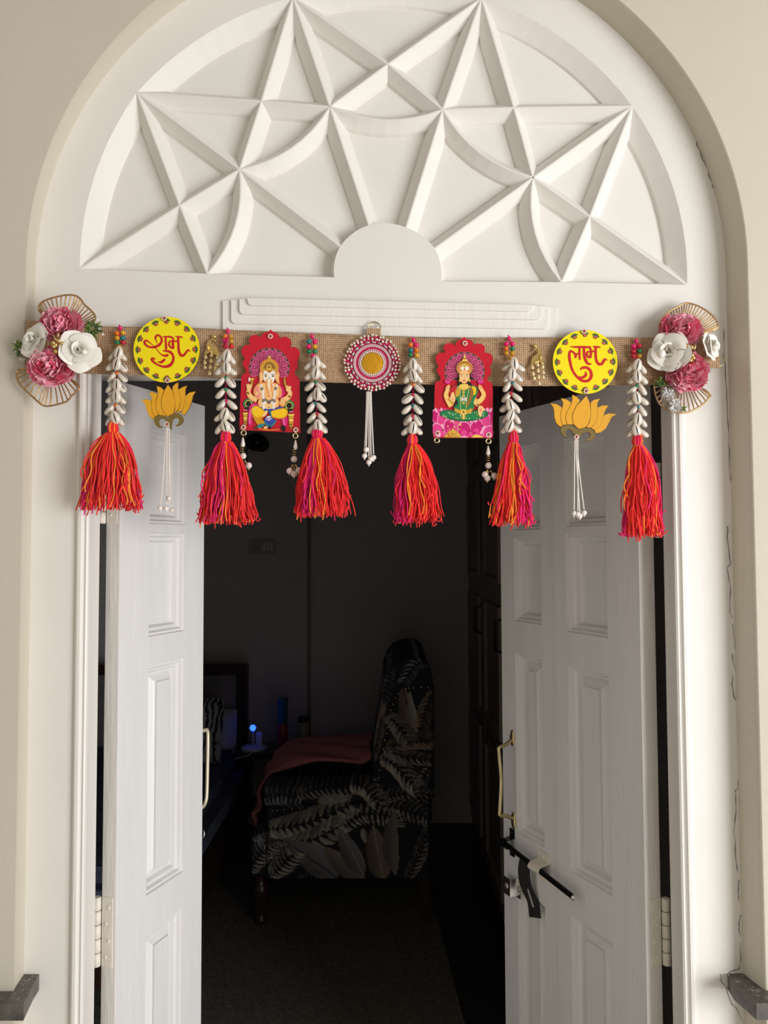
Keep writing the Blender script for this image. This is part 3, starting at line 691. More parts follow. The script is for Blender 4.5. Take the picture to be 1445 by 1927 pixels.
# ---------------------------------------------------------------- strokes / flat print helpers
def stroke(mb, P, cf, Y, m, ws=1.0, n=5, lift=0.0):
    Q = smooth_pts(P, n); s = cf(1,0)[0]-cf(0,0)[0]; Lf = []; Rf = []
    for i, p in enumerate(Q):
        a = Q[max(i-1,0)]; b = Q[min(i+1,len(Q)-1)]; tx, ty = b[0]-a[0], b[1]-a[1]; L = math.hypot(tx, ty) or 1
        h = max(p[2], 1.0)*.5*ws; nx, ny = -ty/L*h, tx/L*h
        Lf.append(W(*cf(p[0]+nx, p[1]+ny), Y)); Rf.append(W(*cf(p[0]-nx, p[1]-ny), Y))
    k = len(Q); mb.add(Lf+Rf, [(i, i+1, k+i+1, k+i) for i in range(k-1)], m)
def poly(mb, P, cf, Y, m, sm=0):
    if sm: P = smooth_pts(P, sm, True)
    mb.flat([W(*cf(p[0], p[1]), Y) for p in P], m)
def ell(mb, x, y, rx, ry, cf, Y, m, a=0, n=18):
    poly(mb, [(x+rx*math.cos(t)*math.cos(a)-ry*math.sin(t)*math.sin(a), y+rx*math.cos(t)*math.sin(a)+ry*math.sin(t)*math.cos(a)) for t in np.linspace(0, 2*math.pi, n+1)[:-1]], cf, Y, m)
def pearl_strands(parent, src, ends, Y, r=1.55, pr=5.2, n=4, mat='pearl'):
    mb = MB(); rd = random.Random(int(src[0]))
    for i, (ex, ey) in enumerate(ends):
        sx = src[0]+(i-(len(ends)-1)/2)*2.0; L = math.hypot(ex-sx, ey-src[1]); k = int(L/2.7)
        for j in range(k):
            u = j/k; x = sx+(ex-sx)*u**1.3; y = src[1]+(ey-5-src[1])*u; mb.sphere(W(x, y, Y-.001*(i % 2)), r*PXM, 0, 6, 4)
        inst('pearl', ME_PEARL, Matrix.Translation(W(ex, ey, Y-.002*(i % 2))) @ Matrix.Scale(pr*PXM, 4), parent)
        mb.sphere(W(ex, ey+pr+1, Y-.002*(i % 2)), 1.6*PXM, 0, 6, 4)
    b = build(mb, 'pearl_strands', mat, parent, fixn=False); b['kind'] = 'stuff'
def stones(parent, pts, Y, r=5.6):
    for x, y in pts: place('flower_rhinestone', ME_FST, x, y, Y-.002, r*PXM, parent)

# ---------------------------------------------------------------- yellow disc pendants
SHUBH = [[(560,650,8),(518,590,16),(508,525,34),(550,487,32),(608,530,32),(618,600,36),(570,668,40),(480,706,36),(390,702,30),(322,655,36),(308,605,36),(350,588,28),(420,640,14),(480,692,12),(540,762,14),(600,830,16),(660,860,30),(712,856,42),(742,835,18)],
  [(636,515,14),(700,517,26),(780,520,30),(822,545,30),(824,600,34)], [(690,520,30),(694,640,34),(702,748,36)],
  [(640,768,18),(700,775,34),(775,795,40),(826,865,36),(824,955,42),(765,1036,50),(660,1060,38),(540,1022,28),(460,962,38),(442,918,40),(478,908,26),(512,940,6)], [(545,968,8),(600,982,36),(650,952,42),(686,916,16)],
  [(824,590,34),(822,660,40),(836,735,30)], [(836,735,16),(785,712,30),(752,660,30),(768,600,24),(830,598,24),(920,600,24)],
  [(860,512,10),(925,516,24),(1000,530,22)], [(918,520,34),(922,640,34),(930,765,38),(962,846,42),(1010,858,38),(1060,805,32),(1100,757,28),(1142,792,6)]]
LABH = [[(340,380,8),(420,385,26),(540,385,28),(660,392,30)], [(395,470,10),(352,442,26),(330,500,36),(344,620,36),(380,738,32),(450,838,34),(540,898,38),(620,890,38),(662,826,42),(648,742,38),(590,696,36),(522,704,32),(498,735,12)], [(480,828,6),(530,846,32),(582,808,36),(574,758,18)],
  [(352,445,24),(400,470,28),(428,520,32),(418,552,26)], [(425,525,18),(455,488,22),(490,490,22)], [(486,390,28),(485,480,30),(490,580,24)], [(552,390,30),(556,500,34),(580,590,38),(620,640,30),(662,640,22)],
  [(640,392,24),(662,440,28),(655,500,34),(650,550,32)], [(650,550,18),(610,530,28),(598,472,26),(650,450,22),(730,452,24)], [(686,378,12),(740,382,26),(802,392,18)], [(730,390,32),(730,500,30),(742,590,32),(782,645,36),(830,632,34),(868,572,30),(908,588,6)]]
LOT1 = [[(470,1100),(540,1092),(615,1110),(612,1180),(630,1280),(690,1335),(655,1385),(590,1330),(550,1250),(530,1170),(505,1125)],
 [(1218,985),(1180,1040),(1160,1130),(1120,1230),(1060,1310),(1020,1290),(1050,1200),(1070,1110),(1075,1050),(1130,1000)],
 [(578,995),(640,995),(695,1020),(672,1130),(680,1230),(715,1310),(660,1330),(625,1270),(612,1180),(618,1100),(605,1040)],
 [(1098,905),(1075,960),(1075,1050),(1062,1160),(1030,1250),(960,1290),(1000,1200),(1010,1100),(990,1010),(975,965),(1030,930)],
 [(682,912),(735,925),(785,965),(752,1080),(745,1170),(775,1270),(830,1325),(720,1310),(680,1230),(670,1150),(695,1050),(700,990)],
 [(978,862),(975,940),(1000,1010),(1010,1110),(990,1220),(930,1290),(938,1180),(930,1080),(900,975),(900,920),(940,880)],
 [(838,890),(790,970),(752,1080),(745,1170),(770,1260),(835,1330),(915,1290),(938,1180),(930,1080),(895,970)]]
BASE1 = [(650,1390),(665,1345),(720,1312),(780,1315),(840,1345),(880,1305),(940,1285),(1000,1295),(1040,1340),(1045,1390),(1010,1440),(950,1460),(938,1450),(975,1425),(990,1385),(970,1350),(930,1340),(895,1370),(885,1440),(880,1505),(865,1500),(860,1440),(840,1400),(800,1380),(760,1350),(720,1360),(705,1400),(720,1445),(755,1465),(755,1480),(700,1475),(665,1440)]
LOT2 = [[(40,1235),(140,1245),(225,1300),(205,1390),(205,1500),(245,1570),(205,1610),(130,1530),(105,1450),(100,1350),(80,1280)],
 [(1055,1395),(975,1440),(930,1530),(880,1620),(800,1680),(720,1690),(710,1640),(790,1590),(830,1510),(850,1415),(930,1385)],
 [(205,1155),(290,1175),(362,1225),(320,1320),(285,1390),(275,1470),(300,1560),(240,1570),(205,1500),(200,1400),(225,1310),(240,1230)],
 [(928,1265),(880,1330),(850,1410),(830,1510),(790,1590),(710,1645),(660,1615),(735,1520),(760,1420),(755,1300),(830,1265)],
 [(378,1100),(450,1140),(495,1190),(430,1280),(385,1380),(375,1450),(395,1560),(300,1560),(275,1470),(285,1390),(320,1320),(360,1250),(375,1180)],
 [(795,1160),(755,1230),(755,1330),(760,1420),(735,1520),(660,1610),(580,1600),(630,1540),(655,1440),(660,1340),(650,1225),(700,1180)],
 [(590,1115),(520,1190),(440,1270),(390,1370),(375,1450),(390,1550),(470,1630),(560,1610),(620,1550),(655,1440),(660,1340),(640,1220)]]
BASE2 = [(195,1640),(220,1590),(290,1560),(370,1575),(470,1635),(560,1605),(640,1610),(700,1650),(720,1700),(710,1760),(660,1800),(570,1800),(575,1785),(630,1760),(655,1715),(640,1680),(590,1665),(530,1690),(480,1760),(440,1770),(400,1720),(370,1650),(320,1620),(280,1650),(270,1700),(300,1735),(280,1745),(230,1725)]
def disc_pendant(c, r, cfL, letters, lotus, base, cfP, stn, strand, label, group):
    Y = TY-.012
    t = thing('disc_pendant', W(c[0], strand[1][0][1]+8, Y), label, 'pendant', group)
    mb = MB(); cw = W(c[0], c[1], Y); R_ = r*1.306/FPX*(1.3325+Y)/1.306
    ring = [cw+Vector((math.cos(a), 0, math.sin(a)))*R_ for a in np.linspace(0, 2*math.pi, 73)[:-1]]
    mb.prism(ring, Vector((0, .0034, 0)), 0, 1); dk = build(mb, 'disc', ['disc_yellow', 'disc_edge'], t)
    mb = MB()
    for i, P in enumerate(letters): stroke(mb, P, cfL, Y-.0003-.00004*i, 0, 1.15)
    build(mb, 'lettering', 'print_red', dk, fixn=False)
    mb = MB(); idc = lambda x, y: (x, y)
    for k_ in range(16):
        a = math.pi/2+2*math.pi*(k_+.02)/16; d = (math.cos(a), -math.sin(a)); e = (-d[1], d[0]); rr = r*.845
        q = lambda u, v_: (c[0]+d[0]*(rr+u)+e[0]*v_, c[1]+d[1]*(rr+u)+e[1]*v_)
        an = math.atan2(d[1], d[0]); y_ = Y-.0003
        for u, v_, s_ in ((3.0,0,2.0),(2.2,3.6,2.0),(2.2,-3.6,2.0),(1.2,6.0,1.5),(1.2,-6.0,1.5),(4.4,2.0,1.2),(4.4,-2.0,1.2)): ell(mb, *q(u, v_), s_, s_*.85, idc, y_, 0, an, 10)
        ell(mb, *q(-1.6,0), 3.4, 4.4, idc, y_-.0001, 1, an, 14); ell(mb, *q(-1.9,0.2), 1.8, 2.6, idc, y_-.0002, 2, an, 10)
    build(mb, 'floral_border', ['print_green','print_brown','print_rose'], dk, fixn=False)
    lt = thing_part('lotus', t, W(*cfP(*lotus[-1][0]), Y))
    for i, P in enumerate(lotus):
        Q = smooth_pts(P, 4, True) if False else P
        yy = Y+.004-.00035*i
        mb = MB(); cx_ = sum(p[0] for p in P)/len(P); cy_ = sum(p[1] for p in P)/len(P)
        out = [W(*cfP(*p), yy) for p in P]; inn = [W(*cfP(cx_+(p[0]-cx_)*.965, cy_+(p[1]-cy_)*.975), yy-.00012) for p in P]
        mb.prism(out, Vector((0, .003, 0)), 0, 0); mb.flat(inn, 1); build(mb, 'petal', ['lotus_line','lotus_yellow'], lt)
    mb = MB(); mb.prism([W(*cfP(*p), Y+.0008) for p in base], Vector((0,.004,0)), 0, 1); build(mb, 'scroll_base', ['lotus_olive','lotus_line'], lt)
    stones(t, stn[:2], Y-.001); stones(t, stn[2:], Y)
    pearl_strands(t, strand[0], strand[1], Y+.001)
def thing_part(name, parent, loc):
    o = bpy.data.objects.new(name, None); o.empty_display_size = .01; return link(o, Matrix.Translation(Vector(loc)), parent)
c1 = crop(240,580,.10381); p1 = crop(200,600,.13841); c2 = crop(1030,605,.12457)
disc_pendant((313.5,657.8), 63.2, c1, SHUBH, LOT1, BASE1, p1, [(309,599),(315,716),p1(825,1433)], ((315,806), [(302,956),(313,957),(324,960),(318,938)]), 'yellow disc with red शुभ lettering and a dull golden lotus, beside the two-sprig flower cluster', 'yellow disc pendants')
disc_pendant((1101,681), 61.3, c2, LABH, LOT2, BASE2, c2, [c2(555,148),c2(585,1052),c2(440,1742)], ((1084,828), [(1080,966),(1091,971),(1099,965),(1087,968)]), 'yellow disc with red लाभ lettering above a golden lotus, before the bolted leaf', 'yellow disc pendants')

# ---------------------------------------------------------------- printed plaques
PC = dict(olive=(104,88,62), dark=(34,28,30), petal=(186,58,108), petal2=(214,120,156), petal3=(150,30,80), gold=(206,158,52), gold2=(238,202,92), goldd=(150,104,40), skin=(247,200,132), skin2=(238,160,92), white=(244,236,226), grey=(130,120,112), orange=(240,142,60), red=(196,22,40), redd=(160,14,30),
          yellow=(246,200,24), yellow2=(214,150,16), blue=(44,74,160), blue2=(120,150,214), teal=(42,128,138), green=(30,128,72), green2=(22,92,56), black=(26,22,22), magenta=(214,30,122), pinkl=(246,170,200), pink=(226,62,140), hotpink=(200,10,110), brown=(96,58,34), rose=(240,140,130))
PK = list(PC); 
for k_ in PK: spec('plaque_'+k_ if 'plaque_'+k_ not in SPEC else 'plaque_p'+k_, s2l(PC[k_]), .35)
PNAMES = ['plaque_p'+k_ if 'plaque_p'+k_ in SPEC else 'plaque_'+k_ for k_ in PK]
class Pr:
    def __init__(s, cf, Y): s.mb = MB(); s.cf = lambda x, y: cf(min(max(x, 122+(1600-y)*.018 if y < 1600 else 126), 1108), min(y, 1738+(x-100)*.045 if cf(0,0)[0] < 600 else 1780)); s.Y = Y; s.k = 0
    def y(s): s.k += 1; return s.Y-.0002-.000012*s.k
    def p(s, P, c, sm=3): poly(s.mb, P, s.cf, s.y(), PK.index(c), sm)
    def e(s, x, y, rx, ry, c, a=0, n=18): ell(s.mb, x, y, rx, ry, s.cf, s.y(), PK.index(c), a, n)
    def s(s, P, c, ws=1): stroke(s.mb, P, s.cf, s.y(), PK.index(c), ws)
    def out(s, parent): 
        o = build(s.mb, 'printed_figure', PNAMES, parent, fixn=False); return o
def halo(q, cx, cyy, r, rot=0):
    q.p([(cx+r*math.cos(t), cyy+r*math.sin(t)) for t in np.linspace(math.pi*.87, math.pi*2.13, 30)], 'olive', 0)
    q.p([(cx+(r-14)*math.cos(t), cyy+(r-14)*math.sin(t)) for t in np.linspace(math.pi*.87, math.pi*2.13, 30)], 'dark', 0)
    for ring, rr, rx, ry, n_, off in ((0, r*.80, 58, 46, 13, 0), (1, r*.70, 66, 54, 11, .14), (2, r*.50, 52, 40, 9, 0)):
        for i in range(n_):
            a = math.pi*.88+(math.pi*1.24)*i/(n_-1)+off*.3; x, y = cx+rr*math.cos(a), cyy+rr*math.sin(a)
            q.e(x, y, rx, ry, 'petal2', a); q.e(x, y, rx*.9, ry*.88, 'petal' if ring < 2 else 'petal3', a); q.e(x+6*math.cos(a), y+6*math.sin(a), rx*.5, ry*.45, 'petal3', a); q.e(x+8*math.cos(a), y+8*math.sin(a), rx*.25, ry*.2, 'petal2', a, 10)
def plaque(name_out, cf, outline, paint, label, stn, Y):
    xs = [cf(*p) for p in outline]; base = W(sum(p[0] for p in xs)/len(xs), max(p[1] for p in xs), Y)
    t = thing('printed_plaque', base, label, 'plaque', 'printed plaques on the burlap band')
    mb = MB(); out = smooth_pts(outline, 3, True); mb.prism([W(*cf(p[0], p[1]), Y) for p in out], Vector((0,.004,0)), 0, 1)
    bd = build(mb, 'board', ['plaque_red','disc_edge'], t); q = Pr(cf, Y); paint(q); q.out(bd); stones(t, stn, Y); return t
SPEC['plaque_red'] = SPEC.get('plaque_red')
def ganesha(q):
    halo(q, 585, 725, 338)
    for x, y, r in ((240,1312,84),(912,1340,88)):
        q.e(x, y, r, r, 'green'); q.e(x, y, r*.68, r*.68, 'gold2'); q.e(x, y, r*.55, r*.55, 'black'); q.e(x, y+r*.9, r*.6, r*.35, 'black')
    for x0, x1, y0, y1 in ((148,232,1470,1660),(892,998,1495,1700)):
        for i in range(5): q.e((x0+x1)/2, y0+(y1-y0)*i/4.6, (x1-x0)/2*(1-.10*i), 24, 'gold' if i % 2 else 'gold2')
        q.s([((x0+x1)/2, y1-60, 40),((x0+x1)/2, y1+40, 22)], 'goldd')
        q.e((x0+x1)/2, y0-25, 40, 12, 'redd'); q.e((x0+x1)/2-15, y0-52, 14, 9, 'pinkl'); q.e((x0+x1)/2+20, y0-52, 14, 9, 'pinkl')
    q.p([(400,1330),(320,1300),(250,1390),(232,1600),(260,1690),(300,1640),(310,1500),(340,1400)], 'magenta'); q.s([(330,1330,10),(275,1440,12),(262,1640,10)], 'pinkl')
    q.p([(780,1500),(880,1540),(880,1650),(840,1700),(800,1650)], 'magenta'); q.s([(820,1560,10),(835,1660,10)], 'pinkl')
    q.p([(700,1000),(780,1020),(830,1130),(800,1220),(740,1180)], 'magenta')
    # arms
    for P in ([(255,1060,60),(240,1130,74),(290,1210,86),(380,1250,90)], [(905,1080,62),(925,1150,76),(880,1220,88),(780,1270,90)]):
        q.s(P, 'skin2'); q.s([(a+4, b-4, c_*.72) for a, b, c_ in P], 'skin')
    for P in ([(282,1060,40),(300,950,44),(310,890,30)], [(860,1030,36),(838,950,38),(835,880,26)]): q.s(P, 'goldd'); q.s([(a,b,c_*.5) for a,b,c_ in P], 'gold')
    q.e(256, 912, 16, 36, 'white'); q.e(300, 905, 40, 12, 'gold2')
    for P in ([(215,1120,34),(250,1150,36)], [(900,1180,38),(935,1205,30)]): q.s(P, 'goldd')
    for x, y in ((250,1040),(898,1070)):
        q.e(x, y, 40, 46, 'skin'); 
        for k_, dx in enumerate((-34,-12,14,36)): q.e(x+dx, y-38+6*abs(k_-1), 10, 24, 'skin', .2*(k_-1.5))
    # shoulders, torso and belly
    q.p([(440,960),(350,1030),(325,1130),(380,1230),(470,1240),(700,1230),(780,1190),(790,1090),(730,990),(640,960)], 'skin2')
    q.p([(450,985),(390,1050),(380,1150),(450,1210),(700,1200),(745,1130),(720,1020),(640,980)], 'skin')
    q.e(575,1300,182,132,'skin2'); q.e(575,1300,160,116,'skin'); q.e(575,1330,100,80,'white'); q.e(575,1345,70,55,'skin'); q.e(578,1375,12,10,'brown')
    q.p([(360,1110),(350,1040),(380,1020),(410,1040),(420,1120),(450,1160),(400,1210),(355,1190)], 'rose'); q.e(385,1140,24,30,'skin')
    # dhoti legs
    q.p([(370,1340),(560,1400),(760,1360),(820,1390),(760,1440),(560,1450),(400,1400)], 'blue')
    q.p([(300,1370),(370,1340),(440,1375),(520,1440),(510,1520),(440,1560),(515,1620),(440,1690),(390,1655),(330,1560),(290,1460)], 'yellow2'); q.p([(310,1385),(370,1352),(430,1385),(500,1450),(480,1520),(400,1540),(330,1500),(300,1440)], 'yellow')
    for k_ in range(4): q.s([(400+20*k_,1500+6*k_,8),(420+18*k_,1580,8),(430+12*k_,1650,6)], 'yellow2')
    q.p([(600,1440),(760,1390),(860,1390),(892,1460),(850,1540),(750,1562),(620,1530)], 'yellow2'); q.p([(620,1445),(760,1402),(850,1402),(878,1460),(840,1520),(750,1540),(630,1510)], 'yellow'); q.s([(600,1440,26),(610,1530,30)], 'teal')
    q.e(350,1410,22,20,'gold2')
    q.p([(470,1510),(510,1440),(550,1425),(555,1460),(510,1520)], 'skin'); q.p([(510,1560),(570,1520),(640,1550),(700,1590),(650,1660),(600,1720),(560,1660),(505,1600)], 'blue'); q.e(575,1540,36,26,'white'); q.e(575,1560,60,22,'blue2'); q.e(575,1575,26,16,'pinkl')
    q.s([(500,1600,26),(540,1660,30),(600,1680,34),(660,1640,30),(695,1590,22)], 'teal'); q.p([(380,1690),(430,1640),(500,1650),(480,1690),(400,1720)], 'teal'); q.p([(340,1720),(370,1670),(400,1700),(370,1740)], 'brown')
    q.s([(400,1715,12),(560,1745,16),(760,1735,12)], 'orange'); q.e(525,1705,34,22,'skin'); q.e(595,1700,18,30,'black'); q.p([(780,1690),(810,1660),(860,1720),(830,1770),(790,1750)], 'black')
    # right hand with sweet
    q.e(802,1300,50,66,'orange'); q.e(800,1290,40,50,'skin'); 
    for dx in (-26,-4,18): q.s([(800+dx,1265,8),(800+dx,1330,8)], 'skin2')
    # garlands
    for P in ([(445,990,36),(480,1120,38),(490,1250,38),(490,1400,34)], [(710,1000,34),(680,1110,36),(660,1240,36),(655,1400,32)]): q.s(P, 'white')
    for x, y in ((462,1065),(485,1258),(688,1060),(664,1262)): q.e(x, y, 24, 30, 'grey')
    q.s([(500,1230,22),(575,1280,40),(650,1235,22)], 'grey'); q.e(578,1290,26,26,'olive')
    # head
    q.e(585,720,158,150,'orange'); q.e(585,722,140,132,'redd')
    q.p([(450,790),(445,720),(480,640),(540,600),(585,580),(640,600),(700,650),(722,730),(715,800),(585,770)], 'gold'); q.p([(490,740),(520,650),(585,620),(650,650),(690,740),(585,720)], 'goldd'); q.e(580,705,40,38,'gold2'); q.e(580,705,26,24,'goldd'); q.e(585,540,22,18,'gold2'); q.e(585,560,34,12,'gold')
    q.p([(440,770),(480,800),(490,900),(450,960),(415,985),(425,900),(415,840)], 'skin2'); q.p([(735,780),(690,810),(680,900),(710,960),(755,985),(745,900),(755,840)], 'skin2'); q.p([(440,800),(470,830),(475,900),(435,950)], 'skin'); q.p([(730,810),(700,840),(695,900),(735,950)], 'skin')
    q.p([(488,800),(520,765),(585,800),(650,765),(684,810),(675,900),(645,965),(600,1010),(540,965),(492,920)], 'white')
    q.p([(510,910),(540,960),(570,1000),(610,1000),(660,930),(640,1010),(600,1060),(545,1030)], 'skin2')
    tr = [(583,905,92),(575,1000,92),(590,1090,84),(612,1165,66),(590,1222,50),(545,1215,44),(525,1175,38),(550,1145,30),(580,1150,20)]
    q.s(tr, 'orange'); q.s([(a,b,c_*.68) for a,b,c_ in tr], 'skin'); q.s([(585,880,30),(578,980,30),(588,1070,20)], 'white')
    for x in (525,645): q.e(x,856,26,15,'skin'); q.e(x,856,15,13,'black')
    q.s([(492,836,6),(525,822,10),(556,834,6)], 'brown'); q.s([(678,838,6),(645,824,10),(614,836,6)], 'brown'); q.p([(565,770),(585,810),(605,772),(585,790)], 'gold'); q.e(583,885,12,12,'grey'); q.s([(635,990,20),(660,1030,10)], 'white')
def lakshmi(q):
    halo(q, 650, 700, 332)
    # lotus seat
    q.p([(150,1350),(200,1310),(330,1300),(650,1430),(960,1300),(1060,1290),(1105,1340),(1112,1640),(1100,1770),(142,1765),(130,1640)], 'pink', 0)
    for x, y, rx, ry, a, c in ((190,1480,70,170,-.35,'hotpink'),(290,1540,80,170,-.3,'pink'),(1040,1470,70,180,.35,'hotpink'),(950,1560,90,190,.55,'pink'),(400,1610,95,140,-.15,'hotpink'),(840,1610,100,140,.4,'hotpink'),(640,1640,112,128,0,'hotpink'),(210,1660,90,130,-.5,'pink'),(1050,1690,100,120,.7,'pink')):
        q.e(x, y, rx, ry, 'pinkl', a); q.e(x+3, y+8, rx*.93, ry*.94, c, a); q.e(x, y+ry*.5, rx*.45, ry*.4, 'pink' if c == 'hotpink' else 'pinkl', a)
    for x, a in ((180,-.4),(270,-.2),(1020,.2),(1080,.4),(450,-.5),(760,.4),(840,.5)): q.e(x, 1330 if abs(x-640) > 300 else 1500, 18, 44, 'pinkl', a)
    q.p([(650,1790),(600,1760),(540,1690),(470,1650),(400,1665),(340,1730),(325,1785)], 'gold'); 
    rd = random.Random(3)
    for i in range(26): q.e(rd.uniform(340,590), rd.uniform(1500,1760), 11, 15, rd.choice(['gold2','gold2','rose','red']), rd.uniform(0,3), 8)
    q.p([(560,1790),(640,1750),(720,1790)], 'pinkl'); q.p([(760,1790),(840,1730),(960,1785)], 'gold2')
    for x, y in ((740,1670),(945,1590),(820,1700),(300,1660)): q.e(x, y, 16, 16, 'petal3')
    # legs
    q.p([(240,1385),(310,1330),(480,1335),(640,1390),(820,1330),(980,1330),(1042,1395),(970,1460),(820,1500),(620,1515),(420,1485),(290,1440)], 'green2'); q.p([(260,1385),(320,1345),(480,1350),(640,1405),(820,1345),(970,1345),(1020,1395),(950,1445),(810,1480),(620,1495),(430,1465),(300,1425)], 'green')
    for i in range(34): q.e(rd.uniform(280,1000), rd.uniform(1370,1470), 8, 8, rd.choice(['gold2','white']), 0, 8)
    # arms behind
    for P in ([(375,990,62),(345,1080,78),(385,1190,84),(430,1270,76)], [(925,985,62),(965,1080,76),(900,1180,84),(820,1180,80)], [(800,1120,80),(820,1190,80),(880,1250,64)]):
        q.s(P, 'skin2'); q.s([(a-3,b,c_*.75) for a,b,c_ in P], 'gold2'); q.s([(a-5,b,c_*.35) for a,b,c_ in P], 'skin')
    for x, y, a in ((372,965,.4),(912,965,-.4)): q.e(x, y, 32, 56, 'skin', a); q.e(x, y-20, 14, 44, 'skin2', a)
    for x in (372,912): q.e(x, 870, 50, 30, 'hotpink'); q.e(x-22, 860, 20, 30, 'pink', -.5); q.e(x+22, 860, 20, 30, 'pink', .5)
    # torso
    q.p([(430,960),(530,915),(640,960),(760,915),(850,955),(862,1060),(800,1190),(790,1320),(510,1320),(480,1240),(510,1110),(420,1090),(395,1040)], 'green'); q.p([(430,960),(520,920),(510,1000),(500,1080),(400,1090),(400,1030)], 'red'); q.p([(500,1000),(580,980),(560,1080),(510,1110)], 'gold'); q.p([(760,950),(830,955),(830,1060),(770,1080)], 'yellow'); q.p([(740,930),(790,1000),(790,1090),(720,1250),(690,1280),(700,1180),(740,1070)], 'goldd'); q.p([(505,1150),(540,1200),(500,1270),(480,1240)], 'dark')
    q.p([(580,880),(560,940),(520,960),(640,1000),(750,940),(710,930),(700,880)], 'gold2'); q.s([(540,950,16),(600,990,18),(650,1000,18),(720,960,16)], 'gold')
    q.s([(575,1000,8),(580,1200,8),(600,1420,8)], 'gold2'); q.s([(720,980,8),(680,1200,8),(665,1420,8)], 'gold2'); q.s([(630,1000,10),(630,1130,10)], 'goldd')
    for y in (1035,1090,1210): q.e(632, y, 22, 22, 'gold2'); q.e(632, y, 10, 10, 'goldd')
    for x, y in ((605,1130),(665,1130),(605,1165),(665,1165),(635,1150)): q.e(x, y, 18, 18, 'white'); q.e(x,y,9,9,'grey')
    q.p([(490,1300),(630,1340),(770,1300),(760,1370),(630,1400),(500,1360)], 'gold'); q.e(630,1360,46,46,'gold2'); q.e(630,1360,22,22,'goldd'); q.s([(630,1400,30),(632,1480,40)], 'gold2')
    # front hands
    q.p([(425,1080),(440,1040),(470,1035),(485,1090),(500,1130),(480,1200),(420,1210),(405,1150)], 'skin'); q.e(455,1150,16,18,'rose'); q.s([(380,1140,30),(470,1230,34)], 'gold')
    q.p([(880,1270),(930,1260),(970,1300),(990,1330),(950,1350),(930,1420),(900,1440),(870,1360)], 'skin'); q.e(915,1330,20,30,'rose'); q.s([(850,1240,24),(920,1250,24)], 'goldd')
    # head
    q.p([(560,760),(545,880),(520,930),(600,900),(700,900),(770,930),(745,860),(735,760)], 'black')
    q.e(648,640,134,128,'gold'); q.e(648,645,118,112,'redd'); q.e(648,650,110,104,'rose')
    q.p([(560,700),(575,590),(610,560),(690,560),(722,590),(742,710),(650,650)], 'gold'); q.p([(600,560),(625,480),(650,410),(678,480),(705,560)], 'gold2'); q.s([(600,550,30),(650,540,34),(706,552,30)], 'goldd'); q.s([(625,480,18),(678,480,18)], 'goldd'); q.p([(580,640),(650,590),(725,640),(650,690)], 'white'); q.e(650,610,24,24,'gold2'); q.e(650,610,12,12,'grey'); q.e(650,655,14,14,'red')
    q.p([(565,740),(590,690),(640,670),(700,690),(730,745),(728,810),(690,870),(640,895),(592,865),(565,800)], 'skin2'); q.p([(572,745),(595,698),(640,680),(695,698),(722,748),(718,808),(682,860),(640,882),(600,856),(574,800)], 'skin')
    for x in (603,688): q.e(x,768,24,12,'white'); q.e(x,768,11,11,'black'); 
    q.s([(575,745,6),(603,735,9),(630,748,5)], 'brown'); q.s([(662,748,5),(690,735,9),(718,748,6)], 'brown'); q.s([(645,760,8),(648,800,12),(640,815,8)], 'skin2'); q.e(642,842,26,10,'red'); q.e(642,720,6,9,'red')
    for x in (570,730): q.e(x,840,12,24,'gold2')
c5 = crop(440,610,.114192); c6 = crop(800,620,.114192); PYF = TY-.010
OG = [(605,92),(640,120),(710,150),(750,195),(745,245),(800,215),(880,215),(935,260),(947,320),(930,372),(1010,380),(1065,420),(1085,490),(1060,590),(1040,620),(1060,680),(1040,730),(1010,770),(1005,820),(1050,870),(1083,930),(1085,1100),(1090,1400),(1090,1690),(1098,1745),(1096,1786),(1090,1788),(600,1765),(105,1742),(98,1740),(90,1690),(92,1640),(105,1300),(118,1000),(122,890),(150,830),(200,795),(205,760),(160,700),(145,620),(180,570),(140,500),(130,430),(160,370),(220,340),(275,335),(250,280),(265,220),(320,180),(390,185),(440,215),(465,242),(450,200),(480,150),(560,125)]
OL = [(645,122),(680,160),(740,170),(790,215),(790,268),(840,235),(920,240),(980,280),(985,340),(975,382),(1050,390),(1105,440),(1115,510),(1090,580),(1065,620),(1090,670),(1080,740),(1030,800),(1040,850),(1090,880),(1113,960),(1115,1300),(1115,1640),(1125,1700),(1108,1780),(1100,1787),(620,1786),(148,1782),(140,1778),(120,1700),(135,1600),(150,1300),(160,920),(195,860),(245,840),(250,790),(210,720),(190,660),(220,610),(180,530),(175,450),(210,400),(270,380),(328,382),(305,320),(320,260),(370,225),(440,230),(492,268),(510,210),(560,170),(610,155)]
pg = plaque('g', c5, OG, ganesha, 'red scalloped plaque printed with a seated elephant-headed deity', [(508.7,633),(458,804),(556.5,809)], PYF)
pl = plaque('l', c6, OL, lakshmi, 'red scalloped plaque printed with a goddess in green seated on a pink lotus', [(874.8,646),(823.5,815),(919.3,818)], PYF)
